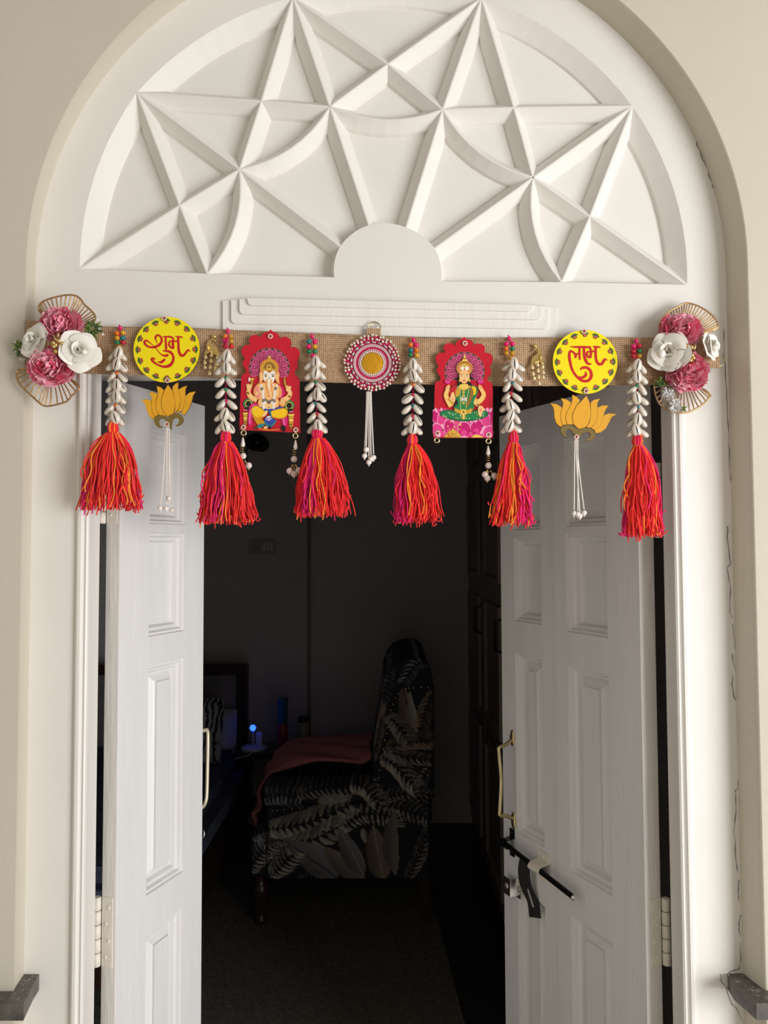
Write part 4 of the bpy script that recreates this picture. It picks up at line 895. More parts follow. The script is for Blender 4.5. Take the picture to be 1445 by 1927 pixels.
def dangle(parent, ring, pts):
    Y = PYF; place('jump_ring', ME_RING, *ring, Y, 4.6*PXM, parent)
    if not pts: return
    place('teardrop_pearl', ME_TEAR, *pts[0], Y, 9.5*PXM, parent, None, (1.1,1.1,1))
    mb = MB(); 
    for d in (-4, 0, 4): mb.lathe(W(pts[1][0], pts[1][1]+d, Y), [(2.2*PXM,.7*PXM),(4.4*PXM,0),(2.2*PXM,-.7*PXM)], 10)
    build(mb, 'spacer_discs', 'gold', parent)
    place('pearl', ME_PEARLP, *pts[2], Y, 6.4*PXM, parent)
    mb = MB()
    for x, y in pts[3:]:
        place('pearl', ME_PEARLP, x, y, Y-.002, 6.2*PXM, parent)
        for u in (.35,.5,.65,.8): mb.sphere(W(pts[2][0]+(x-pts[2][0])*u, pts[2][1]+5+(y-pts[2][1]-5)*u, Y-.002), 1.5*PXM, 0, 6, 4)
        mb.sphere(W(x, y+7, Y-.002), 1.7*PXM, 0, 6, 4)
    build(mb, 'gold_links', 'gold', parent)
dangle(pg, (458.5,814.5), [(457,832),(455.6,845),(457.4,858),(468,876),(452,883)])
dangle(pg, (556,820), [(556,837),(554,851),(553.4,864),(545,886),(553.4,892),(562,885)])
dangle(pl, (822,828.6), []); dangle(pl, (919,830), [(918.5,848),(918.5,863),(919,876),(912.5,893),(917,900),(930,895.5)])

# ---------------------------------------------------------------- jewelled medallion
mc = (700.5,683.5); MY = TY-.007; t = thing('jewelled_medallion', W(692, 880, MY), 'round pink medallion studded with rhinestones and hung with pearl strands', 'medallion')
mb = MB(); cw = W(*mc, MY)
nn = 60; mb.prism([cw+Vector((math.cos(a), 0, math.sin(a)))*PXM*(51.5+2.2*math.sin(a*15)) for a in np.linspace(0, 2*math.pi, 121)[:-1]], Vector((0,.003,0)))
fb = build(mb, 'felt_base', 'felt_pink', t)
mb = MB(); mb.lathe((cw.x, cw.y, cw.z), [(20.5*PXM,0),(20*PXM,-.0015),(10*PXM,-.0035),(.5*PXM,-.004)], 24, 0, 'y'); rd = random.Random(5)
for i in range(150):
    r_ = 19*math.sqrt((i+.5)/150); a = i*2.39996; mb.sphere((cw.x+r_*PXM*math.cos(a), cw.y-.004*(1-(r_/26)**2)-.0005, cw.z+r_*PXM*math.sin(a)), 1.5*PXM, 0, 6, 4)
b_ = build(mb, 'gold_seed_centre', 'seed_gold', t, fixn=False); b_['kind'] = 'stuff'
for r_, n_, s_, mt, nm in ((22.3,38,1.9,'pearl','pearl_ring'),(25.6,54,1.25,'pearl','pearl_ring'),(32.6,66,1.6,'seed_pinkish','seed_bead_ring'),(35.2,72,1.5,'seed_pinkish','seed_bead_ring')):
    mb = MB()
    for i in range(n_): a = 2*math.pi*i/n_; mb.sphere((cw.x+r_*PXM*math.cos(a), cw.y-.0012, cw.z+r_*PXM*math.sin(a)), s_*PXM, 0, 6, 4)
    b_ = build(mb, nm, mt, t, fixn=False); b_['kind'] = 'stuff'
for i in range(21):
    a = 2*math.pi*i/21; inst('marquise_stone', ME_MARQ, Matrix.Translation(cw+Vector((math.cos(a)*40*PXM, -.002, math.sin(a)*40*PXM))) @ RY(-a+.12) @ Matrix.Scale(4.8*PXM, 4), t)
for r_, n_ in ((46.3,40),(52.3,44)):
    for i in range(n_):
        a = 2*math.pi*(i+rd.uniform(-.2,.2))/n_; q = r_+rd.uniform(-1.2,1.2); inst('rhinestone', ME_GEM, Matrix.Translation(cw+Vector((math.cos(a)*q*PXM, -.0022, math.sin(a)*q*PXM))) @ RZ(rd.uniform(-.4,.4)) @ RX(rd.uniform(-.5,.5)) @ Matrix.Scale(rd.uniform(2.5,3.2)*PXM, 4), t)
pearl_strands(t, (694,738), [(686,858),(689,846),(694,870),(698,864),(703,861)], MY)

# ---------------------------------------------------------------- golden peacock charms
PB_ = [(470,300),(540,340),(530,420),(640,500),(690,620),(690,760),(760,960),(640,930),(560,850),(400,980),(300,1130),(330,960),(380,740),(520,640),(560,540),(520,480),(400,580),(440,480),(490,430),(400,380)]
DR = [(375,1060),(545,970),(715,1040),(400,1270),(560,1170),(735,1220),(435,1420),(580,1380),(735,1380),(600,1580)]
ME_DROP = shared(lambda mb: (mb.sphere((0,0,-.15), .8, nu=10, nv=6, sc=(.9,.45,1)), mb.sphere((0,-.1,.3), .55, nu=8, nv=5, sc=(.7,.5,1.2))), 'drop', 'gold_light')
def charm(cf, label, mirror):
    t = thing('peacock_charm', W(*cf(600,1640), TY-.004), label, 'charm', 'golden peacock charms')
    mb = MB(); mb.prism([W(*cf(x, y), TY-.006) for x, y in smooth_pts(PB_, 3, True)], Vector((0,.003,0)))
    for a, b in (((560,850),(390,990)),((560,850),(760,970)),((560,800),(560,960)),((640,640),(660,840))): mb.tube([W(*cf(*a), TY-.007), W(*cf((a[0]+b[0])/2, (a[1]+b[1])/2), TY-.009), W(*cf(*b), TY-.006)], [.0012,.002,.0008], 6)
    mb.sphere(W(*cf(470,360), TY-.006), 4*PXM, 0, 8, 6, (1,.7,.9)); build(mb, 'bird_body', 'gold', t)
    for x, y in DR: place('drop', ME_DROP, *cf(x, y), TY-.0075, 5.6*PXM, t)
charm(crop(980,630,.0571), 'golden peacock charm beside the second yellow disc', 0)
charm(lambda x, y: (397-(x-560)*.066, 632-300*.056*0+(y-300)*.0560-2), 'golden peacock charm between the first yellow disc and the elephant plaque', 1)

# ================================================================== FLOWER CLUSTERS
def petal_mesh(seed):
    rd = random.Random(seed); mb = MB(); nu, nv = 4, 4; v = []; f = []
    for j in range(nv+1):
        t = j/nv; w = (.16+.40*math.sin(min(1, t*1.05)*math.pi*.62))
        for i in range(nu+1):
            u = -1+2*i/nu; y = .22*u*u*w-.25*t*t+.10*math.sin(u*4+seed)*t
            v.append((u*w, y, t+(.10*math.cos(u*5+seed*2)*(t > .9))-.10*u*u*t))
    for j in range(nv):
        for i in range(nu): a = j*(nu+1)+i; f.append((a, a+1, a+nu+2, a+nu+1))
    mb.add(v, f, 0, True); return mb
PET = [[mesh_from(petal_mesh(k), 'petal', mt) for k in range(2)] for mt in ('petal_pink','petal_pink_light','petal_pink_deep')]
def carnation(parent, c, rx, ry, Y, seed, n=96):
    rd = random.Random(seed); cw = W(c[0], c[1], Y)
    mb = MB(); mb.sphere(cw, 1, 0, 12, 8, (rx*.62*PXM, .010, ry*.62*PXM)); o = build(mb, 'pink_flower', 'petal_pink_deep', parent)
    for i in range(n):
        q = (i+.5)/n; a = i*2.39996+rd.uniform(-.15,.15); th = 1.50*q**.55            # angle from the view axis
        d = Vector((math.sin(th)*math.cos(a), -math.cos(th)-.10, math.sin(th)*math.sin(a))).normalized()
        base = cw+Vector((math.sin(th)*math.cos(a)*rx*.58*PXM, -math.cos(th)*.016, math.sin(th)*math.sin(a)*ry*.58*PXM))
        up = (d+Vector((rd.uniform(-.35,.35), rd.uniform(-.2,.2), rd.uniform(-.35,.35)))).normalized()
        side = up.cross(Vector((math.cos(a+1.6+rd.uniform(-.5,.5)), .15, math.sin(a+1.6)))).normalized(); side = up.cross(side).normalized(); nr = up.cross(side)
        s_ = (rx+ry)/2*PXM*rd.uniform(.40,.54)
        me = rd.choice(PET[rd.choice((0,0,1,1,2))]); inst('petal', me, frame_mat(base, side, nr, up) @ Matrix.Scale(s_, 4), o)
    return o
def rose_petal(r0, r1, h, span, curl, pt):
    mb = MB(); nu, nv = 8, 6; v = []; f = []
    for j in range(nv+1):
        t = j/nv; r = r0+(r1-r0)*t**1.6+curl*max(0, t-.65)**1.2; z = h*(1-(1-t)**1.5)-curl*.7*max(0, t-.75)
        for i in range(nu+1):
            u = -1+2*i/nu; a = u*span*(math.sin(min(1, .25+t*.9)*math.pi*.5)); e = pt*max(0, t-.5)*(1-abs(u))*2
            v.append(((r+e*.5)*math.cos(a), (r+e*.5)*math.sin(a), z+e*.3-.12*h*u*u*t))
    for j in range(nv):
        for i in range(nu): a = j*(nu+1)+i; f.append((a, a+1, a+nu+2, a+nu+1))
    mb.add(v, f, 0, True); return mesh_from(mb, 'rose_petal', 'rose_white')
RP = [rose_petal(.08,.20,1.05,1.7,.05,0), rose_petal(.18,.42,1.0,1.3,.25,.10), rose_petal(.22,.72,.80,1.05,.75,.25), rose_petal(.22,1.02,.42,.72,.55,.45)]
def rose(parent, c, r, Y, axis, pearl, seed):
    rd = random.Random(seed); cw = W(c[0], c[1], Y); z = Vector(axis).normalized(); x = z.orthogonal().normalized(); y = z.cross(x); R_ = r*PXM
    mb = MB(); mb.sphere((0,0,.25), .3, nu=10, nv=6, sc=(1,1,1.2)); hub = inst('white_rose', mesh_from(mb, 'white_rose', 'rose_white'), frame_mat(cw, x, y, z) @ Matrix.Scale(R_, 4), parent)
    for k_, (me, n_) in enumerate(zip(RP, (2,3,3,5))):
        for i in range(n_):
            inst('petal', me, frame_mat(cw, x, y, z) @ RZ(2*math.pi*i/n_+k_*.7+rd.uniform(-.2,.2)) @ RY(rd.uniform(-.22,.12)) @ Matrix.Scale(R_*rd.uniform(.94,1.06), 4), hub)
    if pearl: place('pearl', ME_PEARL, pearl[0], pearl[1], pearl[3], pearl[2]*PXM, parent)
def wire_fan(parent, outline, hub, cf, Y, seed, n=26):
    rd = random.Random(seed); Q = smooth_pts(outline, 5); yy = lambda t: Y-.004*math.sin(t*math.pi)
    mb = MB(); N = len(Q); mb.tube([W(*cf(p[0], p[1]), yy(i/N)) for i, p in enumerate(Q)], .0016, 6); fan_ = build(mb, 'wire_fan', 'wire_gold', parent)
    for i in range(n):
        u = (i+.6)/n*(N-1); a = Q[int(u)]; b = Q[min(int(u)+1, N-1)]; p = a+(b-a)*(u-int(u)); e = .42+rd.uniform(-.05,.12)
        hx, hy = hub; p2 = (p[0]+(hx-p[0])*e, p[1]+(hy-p[1])*e); mid = (p[0]*.55+p2[0]*.45+rd.uniform(-9,9), p[1]*.55+p2[1]*.45+rd.uniform(-5,5))
        p3 = (p2[0]+(hx-p2[0])*.55, p2[1]+(hy-p2[1])*.55)
        mb = MB(); mb.tube([W(*cf(p[0], p[1]), yy(i/n)), W(*cf(*mid), yy(i/n)-.001), W(*cf(*p2), Y-.001), W(*cf(*p3), Y)], [.0013,.0012,.0010,.0008], 5); build(mb, 'rib', 'wire_gold', fan_)
def sprig(parent, c, r, Y, mats, dots, seed, n=70, dirs=None):
    rd = random.Random(seed); mb = MB(); cw = W(c[0], c[1], Y); R_ = r*PXM
    for i in range(n):
        a = rd.uniform(0, 6.28) if dirs is None else rd.uniform(*dirs); q = rd.uniform(0, .5)
        b = cw+Vector((math.cos(a)*q*R_, rd.uniform(-.006,.002), math.sin(a)*q*R_)); e = b+Vector((math.cos(a+rd.uniform(-.7,.7))*R_*.6, rd.uniform(-.006,.002), math.sin(a+rd.uniform(-.7,.7))*R_*.6))
        mb.tube([b, (b+e)/2+Vector((0,-.001,.001)), e], [.0005,.0010,.0002], 4, rd.choice(range(len(mats))))
    s_ = build(mb, 'foliage_sprig', mats, parent, fixn=False); s_['kind'] = 'stuff'
    for x, y in dots:
        mb = MB()
        for k_ in range(4): mb.sphere((rd.uniform(-.7,.7), rd.uniform(-.5,.5), rd.uniform(-.7,.7)), .6, 0, 6, 4)
        inst('blossom', mesh_from(mb, 'blossom', 'rose_white'), Matrix.Translation(W(x, y, Y-.006)) @ Matrix.Scale(2.4*PXM, 4), s_)
def berries(parent, pts, Y, leaves):
    for x, y in pts:
        mb = MB(); mb.sphere((0,0,0), 1, nu=10, nv=7, sc=(1,1,1.1)); inst('gold_berry', mesh_from(mb, 'gold_berry', 'gold'), Matrix.Translation(W(x, y, Y)) @ Matrix.Scale(4.2*PXM, 4), parent)
    for x, y, a in leaves:
        mb = MB(); mb.sphere((0,0,0), 1, nu=8, nv=6, sc=(.45,.3,1)); inst('gold_leaf', mesh_from(mb, 'gold_leaf', 'wire_gold'), Matrix.Translation(W(x, y, Y-.002)) @ RY(a) @ Matrix.Scale(6.5*PXM, 4), parent)
fa = crop(15,540,.13841); FY = TY-.010
FY = TY-.054
fc = thing('flower_cluster', W(105, 765, FY), 'cluster of pink carnations and white roses with two green sprigs on gold wire fans', 'flowers', 'artificial flower clusters at the ends of the band')
wire_fan(fc, [(470,380),(425,330),(415,285),(435,235),(490,190),(590,153),(710,122),(830,108),(930,122),(990,170),(1040,240),(1120,310),(1172,370),(1192,430),(1150,470),(1060,520)], (730,640), fa, FY+.004, 1)
wire_fan(fc, [(420,1160),(340,1130),(210,1118),(128,1138),(113,1200),(140,1290),(220,1390),(330,1490),(420,1570),(480,1612),(560,1620),(700,1590),(800,1555),(870,1480),(960,1395),(962,1360),(920,1300),(850,1265),(780,1250)], (600,1020), fa, FY+.004, 2)
carnation(fc, fa(750,540), 42, 31, FY-.004, 11); carnation(fc, fa(620,1105), 44, 34, FY-.004, 12)
sprig(fc, fa(1180,590), 19, FY, ['leaf_green','leaf_green','leaf_lime'], [fa(1225,440),fa(1290,640),fa(1240,570)], 3, 90)
sprig(fc, fa(195,850), 16, FY+.004, ['leaf_lime','leaf_green'], [fa(85,760),fa(165,850),fa(110,890),fa(180,905),fa(175,985),fa(215,985),fa(205,795)], 4, 120)
rose(fc, fa(450,760), 27, FY-.012, (-.45,-1,.1), None, 5); rose(fc, fa(985,880), 28, FY-.012, (.30,-1,.0), (*fa(1040,888), 5.5, FY-.052), 6)
berries(fc, [fa(620,760),fa(650,790),fa(690,730),fa(735,770),fa(650,880),fa(625,810)], FY-.030, [(*fa(680,650),.2),(*fa(720,680),.5),(*fa(635,690),-.4)])
FY = TY-.010
fb_ = crop(1215,560,.12453)
fd = thing('flower_cluster', W(1288, 775, FY), 'cluster of pink carnations and pearl-centred white roses with silvery sprigs on gold wire fans', 'flowers', 'artificial flower clusters at the ends of the band')
wire_fan(fd, [(215,530),(200,460),(208,410),(270,290),(370,200),(480,140),(590,85),(700,95),(830,145),(960,230),(1050,320),(1092,420),(1060,480),(870,545)], (560,640), fb_, FY+.004, 7, 34)
wire_fan(fd, [(330,1240),(240,1225),(150,1240),(123,1320),(150,1480),(210,1610),(330,1700),(480,1740),(620,1735),(760,1680),(880,1600),(968,1500),(970,1470),(900,1400),(800,1350)], (560,1150), fb_, FY+.004, 8, 28)
carnation(fd, fb_(505,520), 44, 30, FY-.004, 21); carnation(fd, fb_(600,1150), 42, 36, FY-.004, 22)
rose(fd, fb_(380,840), 31, FY-.010, (-.55,-1,-.05), (*fb_(235,850), 8, FY-.046), 9); rose(fd, fb_(890,770), 23, FY-.008, (.9,-1,.15), (*fb_(1045,755), 5, FY-.030), 10)
berries(fd, [fb_(640,880),fb_(700,870),fb_(720,910),fb_(630,930),fb_(675,950),fb_(690,750)], FY-.032, [(*fb_(620,720),-.6),(*fb_(740,745),.3),(*fb_(655,780),-.5)])
sprig(fd, fb_(205,1295), 11, FY-.002, ['leaf_green','leaf_lime'], [], 11, 50); sprig(fd, fb_(325,1470), 13, FY-.004, ['silver_glitter'], [], 12, 90); sprig(fd, fb_(430,1640), 14, FY-.004, ['silver_glitter'], [], 13, 110); sprig(fd, fb_(555,1690), 6, FY-.003, ['leaf_lime'], [], 14, 24)

# ================================================================== THE ROOM BEHIND
CY = 1.52                                              # near side of the armchair
ch = crop(440,1230,.28031)
CH = lambda x, y, Y=CY: W(*ch(x, y), Y)
def chXZ(x, y): w = CH(x, y); return (w.x, w.z)
# --- fabric print: colours of a dark palm-leaf cloth, evaluated per vertex
def leaf_pts(n, x, z): pass
class Print:
    def __init__(s, xz): s.p = xz; s.c = np.tile(np.array([.010,.012,.018]), (len(xz), 1))
    def inside(s, poly_):
        x, y = s.p[:,0], s.p[:,1]; r = np.zeros(len(x), bool); n = len(poly_)
        for i in range(n):
            x1, y1 = poly_[i]; x2, y2 = poly_[(i+1) % n]
            if y1 == y2: continue
            c = ((y1 > y) != (y2 > y)) & (x < (x2-x1)*(y-y1)/(y2-y1)+x1); r ^= c
        return r
    def leaf(s, a, b, w, col, col2=None, bend=0.0):
        a = np.array(a, float); b = np.array(b, float); d = b-a; L = np.hypot(*d); n = np.array([-d[1], d[0]])/max(L, 1e-6)
        m = (a+b)/2+n*bend; U = []; Dn = []
        for t in np.linspace(0, 1, 9):
            p = (1-t)**2*a+2*t*(1-t)*m+t*t*b; h = w*math.sin(math.pi*t**.8)**.8*.5 if 0 < t < 1 else 0
            U.append(p+n*h); Dn.append(p-n*h)
        k = s.inside(U+Dn[::-1])
        if not k.any(): return
        q = s.p[k]-a; sd = (q @ n)/(w*.5+1e-6); sh = .75+.35*np.clip(sd, -1, 1)
        s.c[k] = np.array(col)*sh[:,None]
        kk = np.abs(sd) < .08
        if col2 is not None: idx = np.where(k)[0][kk]; s.c[idx] = np.array(col2)
    def frond(s, P, n, ln, w, col, ang=1.0, bend=.25):
        Q = smooth_pts(P, 8); N = len(Q)
        for i in range(n):
            u = (i+.5)/n*(N-1.01); a = Q[int(u)]; b = Q[int(u)+1]; p = a+(b-a)*(u-int(u)); t = (b-a)/np.hypot(*(b-a)); q = math.sin(math.pi*(.12+.80*i/n))
            for sg in (-1, 1):
                an = sg*ang; d = np.array([t[0]*math.cos(an)-t[1]*math.sin(an), t[0]*math.sin(an)+t[1]*math.cos(an)]); cc = np.array(col)*(.6+.5*((i*7+sg*3) % 5)/4)
                s.leaf(p, p+d*ln*(.45+.55*q), w, cc, None, sg*ln*bend)
CREAM, TAUPE, GREY, BROWN = (.30,.27,.24), (.19,.165,.15), (.15,.15,.155), (.17,.125,.095)
def paint_fabric(xy):                                  # xy in crop units of the chair's side view
    P = Print(xy)
    P.frond([(90,1480),(180,1350),(290,1250)], 12, 110, 16, TAUPE); P.frond([(110,1260),(170,1230),(230,1300)], 6, 80, 18, GREY)
    P.frond([(230,1190),(480,1150),(780,1020)], 13, 150, 34, CREAM, .75); P.frond([(330,1310),(520,1260),(720,1160)], 9, 120, 40, CREAM, .8)
    P.leaf((700,1520),(350,1270),190,GREY,(.05,.05,.06),30); P.frond([(250,1500),(330,1420),(420,1330)], 9, 100, 18, CREAM)
    P.frond([(730,1180),(860,1090),(1050,1110),(1090,1180)], 17, 85, 15, CREAM, 1.3, .1); P.frond([(1000,1030),(1150,1060),(1300,1120)], 10, 90, 14, TAUPE)
    P.leaf((880,1530),(595,1300),130,TAUPE,BROWN,-30); P.leaf((870,1500),(700,1175),130,GREY,TAUPE,-20); P.leaf((1000,1540),(930,1160),160,BROWN,TAUPE,-10); P.leaf((1080,1500),(1080,1050),110,TAUPE,BROWN,-70); P.leaf((860,1180),(880,1290),40,CREAM)
    P.frond([(1150,1530),(1230,1380),(1300,1200)], 12, 90, 13, TAUPE, .6); P.frond([(420,1530),(640,1480)], 8, 50, 10, GREY)
    # arm
    P.frond([(210,960),(330,940),(470,970)], 9, 110, 18, GREY, 1.2, .4); P.leaf((560,990),(780,960),90,CREAM,BROWN,10); P.frond([(420,940),(600,900),(820,890)], 12, 90, 13, TAUPE, .9); P.frond([(780,870),(880,900),(960,990)], 8, 110, 24, CREAM, .7, .4); P.leaf((640,960),(720,1000),50,CREAM)
    P.frond([(960,1000),(1100,950),(1330,960)], 12, 80, 13, TAUPE, .8)
    # back and wing
    P.leaf((1210,545),(1130,225),120,BROWN,(.03,.02,.02),-20); P.leaf((1230,540),(1180,250),60,CREAM,None,-30); P.frond([(1010,640),(1180,600),(1350,590)], 15, 120, 15, BROWN, .55); P.frond([(975,690),(1080,760),(1200,890)], 9, 140, 20, CREAM, .55, .2); P.frond([(1000,640),(1100,690),(1300,720)], 11, 100, 15, TAUPE, .5)
    P.frond([(1030,420),(1090,480),(1170,590)], 8, 100, 24, TAUPE, .8); P.frond([(1340,260),(1290,380),(1260,500)], 10, 90, 14, BROWN, .7); P.frond([(1330,60),(1230,80),(1140,200)], 10, 80, 14, GREY, .7); P.frond([(1000,330),(980,500),(935,700)], 12, 60, 18, TAUPE, .6); P.frond([(1300,780),(1260,860),(1250,960)], 7, 60, 12, TAUPE); P.leaf((960,450),(1010,330),50,BROWN); P.frond([(1060,100),(1030,200),(1000,330)], 8, 60, 12, GREY)
    P.frond([(340,690),(480,620),(620,600)], 10, 80, 14, GREY); P.frond([(620,680),(760,620),(900,600)], 10, 80, 14, TAUPE)
    P.c = np.where(P.c > .03, P.c*1.55, P.c)
    return P.c
inv_o = CH(0,0); sx_ = (CH(1000,0)-CH(0,0)).x/1000.; sz_ = (CH(0,1000)-CH(0,0)).z/1000.
def puff(name, parent, xs, topf, botf, Y0, Y1, nx, ny, rad, mat='chair_fabric', paint=True):
    # an upholstered slab seen from the side: columns between two outlines, rounded towards the rim on both faces
    X = np.linspace(xs[0], xs[1], nx+1); v = []; f = []; k = ny+1
    for face in (0, 1):
        for x in X:
            a, b = topf(x), botf(x)
            for j in range(ny+1):
                y = a+(b-a)*j/ny; dx = min(x-xs[0], xs[1]-x); dy = min(y-a, b-y); q = max(0, 1-min(dx, dy)/rad); dep = rad*(1-math.sqrt(max(0, 1-q*q)))*abs(sx_)
                w = CH(x, y); v.append((w.x, (Y0+dep) if face == 0 else (Y1-dep), w.z))
    o = (nx+1)*k
    for i in range(nx):
        for j in range(ny): a = i*k+j; f.append((a, a+1, a+k+1, a+k)); f.append((o+a, o+a+k, o+a+k+1, o+a+1))
    for i in range(nx): f.append((i*k, (i+1)*k, o+(i+1)*k, o+i*k)); f.append((i*k+ny, o+i*k+ny, o+(i+1)*k+ny, (i+1)*k+ny))
    for j in range(ny): f.append((j, o+j, o+j+1, j+1)); f.append((nx*k+j, nx*k+j+1, o+nx*k+j+1, o+nx*k+j))
    mb = MB(); mb.add(v, f, 0, True); ob = build(mb, name, mat, parent)
    if paint:
        V_ = np.array(v); xy = np.stack([(V_[:,0]-inv_o.x)/sx_, (V_[:,2]-inv_o.z)/sz_], 1); c = paint_fabric(xy)
        at = ob.data.color_attributes.new('print', 'FLOAT_COLOR', 'POINT'); at.data.foreach_set('color', np.concatenate([c, np.ones((len(c),1))], 1).ravel().astype(np.float32))
    return ob
I_ = lambda P: (lambda x: float(np.interp(x, [p[0] for p in P], [p[1] for p in P])))
floorz = 0.0
ch_root = thing('wing_armchair', (CH(700,1870).x, 1.85, 0), 'dark palm-leaf print wing armchair with nailhead trim on turned legs', 'armchair')
armT = I_([(195,905),(230,888),(600,880),(960,868)]); armB = I_([(195,1030),(600,1020),(960,1000)])
loT = I_([(212,1035),(600,1015),(960,995),(1310,985)]); loB = I_([(212,1530),(1290,1528),(1310,1520)])
wT = I_([(918,860),(935,640),(960,450),(985,330),(1000,200),(1030,125),(1070,72),(1150,38),(1250,32),(1310,80),(1330,140),(1346,240)]); wB = I_([(918,900),(960,1000),(1346,985)])
for nm, y0, y1, fine in (('near', CY, CY+.13, 1), ('far', CY+.55, CY+.68, 0)):
    ne = (130, 80) if fine else (50, 20)
    puff('side_panel', ch_root, (212,1312), loT, loB, y0+.015, y1-.01, ne[0], ne[1], 14)
    puff('arm_roll', ch_root, (195,965), armT, armB, y0-.012, y1+.005, ne[0]-20, ne[1]//2, 50)
    puff('wing', ch_root, (930,1346), wT, wB, y0+.004, y1-.04, 70 if fine else 30, 130 if fine else 40, 26)
puff('seat_front', ch_root, (100,255), I_([(100,1260),(140,1225),(255,1215)]), I_([(100,1530),(255,1530)]), CY+.03, CY+.65, 30, 60, 34)
puff('seat_cushion', ch_root, (160,1000), I_([(160,1060),(220,1030),(1000,1050)]), I_([(160,1230),(1000,1230)]), CY+.13, CY+.55, 30, 12, 40)
puff('backrest', ch_root, (985,1340), I_([(985,340),(1010,190),(1070,75),(1150,40),(1250,35),(1310,85),(1340,200)]), I_([(985,1200),(1340,1200)]), CY+.09, CY+.59, 30, 50, 30)
def nails(P, n):
    Q = smooth_pts(P, 6); N = len(Q)
    for i in range(n):
        u = i/(n-1)*(N-1.01); a = Q[int(u)]; b = Q[int(u)+1]; p = a+(b-a)*(u-int(u)); inst('nailhead', ME_NAIL, Matrix.Translation(CH(p[0], p[1], CY-.002+(0 if p[1] < 1000 else .013))) @ Matrix.Scale(.0042, 4), ch_root)
ME_NAIL = shared(lambda mb: mb.sphere((0,0,0), 1, nu=7, nv=5, sc=(1,.6,1)), 'nailhead', 'brass')
nails([(258,1056),(400,1042),(600,1028),(830,1018),(1000,1012),(1300,998)], 17); nails([(1305,226),(1200,230),(1150,238),(1100,275),(1062,356),(1040,440),(1028,520),(1005,620),(980,770),(968,880),(960,990)], 22); nails([(246,1130),(242,1230),(248,1350),(262,1440),(250,1500)], 9)
def turned_leg(x, Y):
    zt = CH(x, 1535).z+.01; c = CH(x, 1535, Y); cxx = CH(x, 1535).x
    prof = [(.016,0),(.026,.004),(.028,.02),(.020,.035),(.022,.05),(.030,.10),(.033,.15),(.030,.18),(.019,.19),(.026,.205),(.019,.22),(.028,.24)]
    s_ = zt/.24; mb = MB(); mb.lathe((cxx, Y, .0055), [(r, h*s_) for r, h in prof], 16); build(mb, 'leg', 'wood_dark', ch_root)
turned_leg(160, CY+.07); turned_leg(160, CY+.61)
for Y in (CY+.07, CY+.61):
    a = CH(1255,1530); mb = MB(); mb.prism([Vector((a.x-.012, Y-.02, a.z+.01)), Vector((a.x+.03, Y-.02, a.z+.01)), Vector((a.x+.045, Y-.02, .0055)), Vector((a.x+.018, Y-.02, .0055))], Vector((0,.04,0))); build(mb, 'leg', 'wood_dark', ch_root)
# pink cloth draped over the seat
def cloth(name, P, wY, label, cat, mat):
    Q = smooth_pts(P, 6); n = len(Q); K = 14; v = []; f = []; rd = random.Random(2)
    for i, p in enumerate(Q):
        for k_ in range(K+1):
            y = wY[0]+(wY[1]-wY[0])*k_/K; w = CH(p[0], p[1], CY+.22); v.append((w.x+.006*math.sin(i*.6+k_*.9), y, w.z+.010*math.sin(i*.35+k_*1.3)+.02*math.sin(k_/K*math.pi)))
    for i in range(n-1):
        for k_ in range(K): a = i*(K+1)+k_; f.append((a, a+1, a+K+2, a+K+1))
    mb = MB(); mb.add(v, f, 0, True); o = build(mb, name, mat)
    md = o.modifiers.new('thick', 'SOLIDIFY'); md.thickness = .012; return tag(o, label, cat)
cloth('blanket', [(150,1120),(140,1050),(175,985),(185,900),(230,790),(330,720),(500,690),(700,685),(860,675),(910,660)], (CY+.15,CY+.53), 'crumpled dusky pink blanket draped over the armchair seat', 'blanket', 'cloth_pink')
# carpet
mb = MB(); cp0 = W(815,1690,0); zc = .005
def onfloor(px, py): d = RGT*((px-722.5)/FPX)-UP*((py-963.5)/FPX)+FWD; t_ = -CAM.z/d.z; return CAM+d*t_
e0, e1 = onfloor(812,1690), onfloor(874,1927); dr = (e1-e0); far = e0-dr*.55; near = e1+dr*.55
mb.prism([Vector((-1.9, near.y, zc)), Vector((near.x, near.y, zc)), Vector((far.x, far.y, zc)), Vector((-1.9, far.y, zc))], Vector((0,0,-.0045)))
tag(build(mb, 'carpet', 'carpet'), 'large speckled olive grey carpet under the armchair', 'carpet')
# wardrobe along the right
wx = .415; wr = thing('wardrobe', (wx+.1, 1.6, 0), 'tall dark panelled wardrobe along the side wall', 'wardrobe')
mb = MB(); mb.box((wx+.02, .70, 0), (RX1-.002, RY1-.004, 2.4)); build(mb, 'body', 'wardrobe', wr)
mkw = lambda u, z, dep: Vector((wx+dep, .72+u, z))
for i in range(3):
    u0 = i*.62+.01
    mb = MB(); q = [mkw(u0,.06,0), mkw(u0+.60,.06,0), mkw(u0+.60,2.36,0), mkw(u0,2.36,0)]; mb.prism(q, Vector((.02,0,0))); dw = build(mb, 'door', 'wardrobe', wr)
    for z0, z1 in ((.14,.62),(.70,1.18),(1.26,1.70),(1.78,2.28)):
        mb = MB(); concentric(mb, lambda u, z, dep: mkw(u, z, -.002+dep*.0-.012*(dep > .003)+.012*(dep > .008)), u0+.08, u0+.52, z0, z1, [(0,0),(.004,.005),(.02,.006),(.025,.01)]); build(mb, 'panel', 'wardrobe', dw)
    mb = MB(); mb.tube([mkw(u0+.05,1.02,-.002), mkw(u0+.05,1.03,-.03), mkw(u0+.05,1.13,-.03), mkw(u0+.05,1.14,-.002)], .005, 6); build(mb, 'handle', 'black_metal', dw)
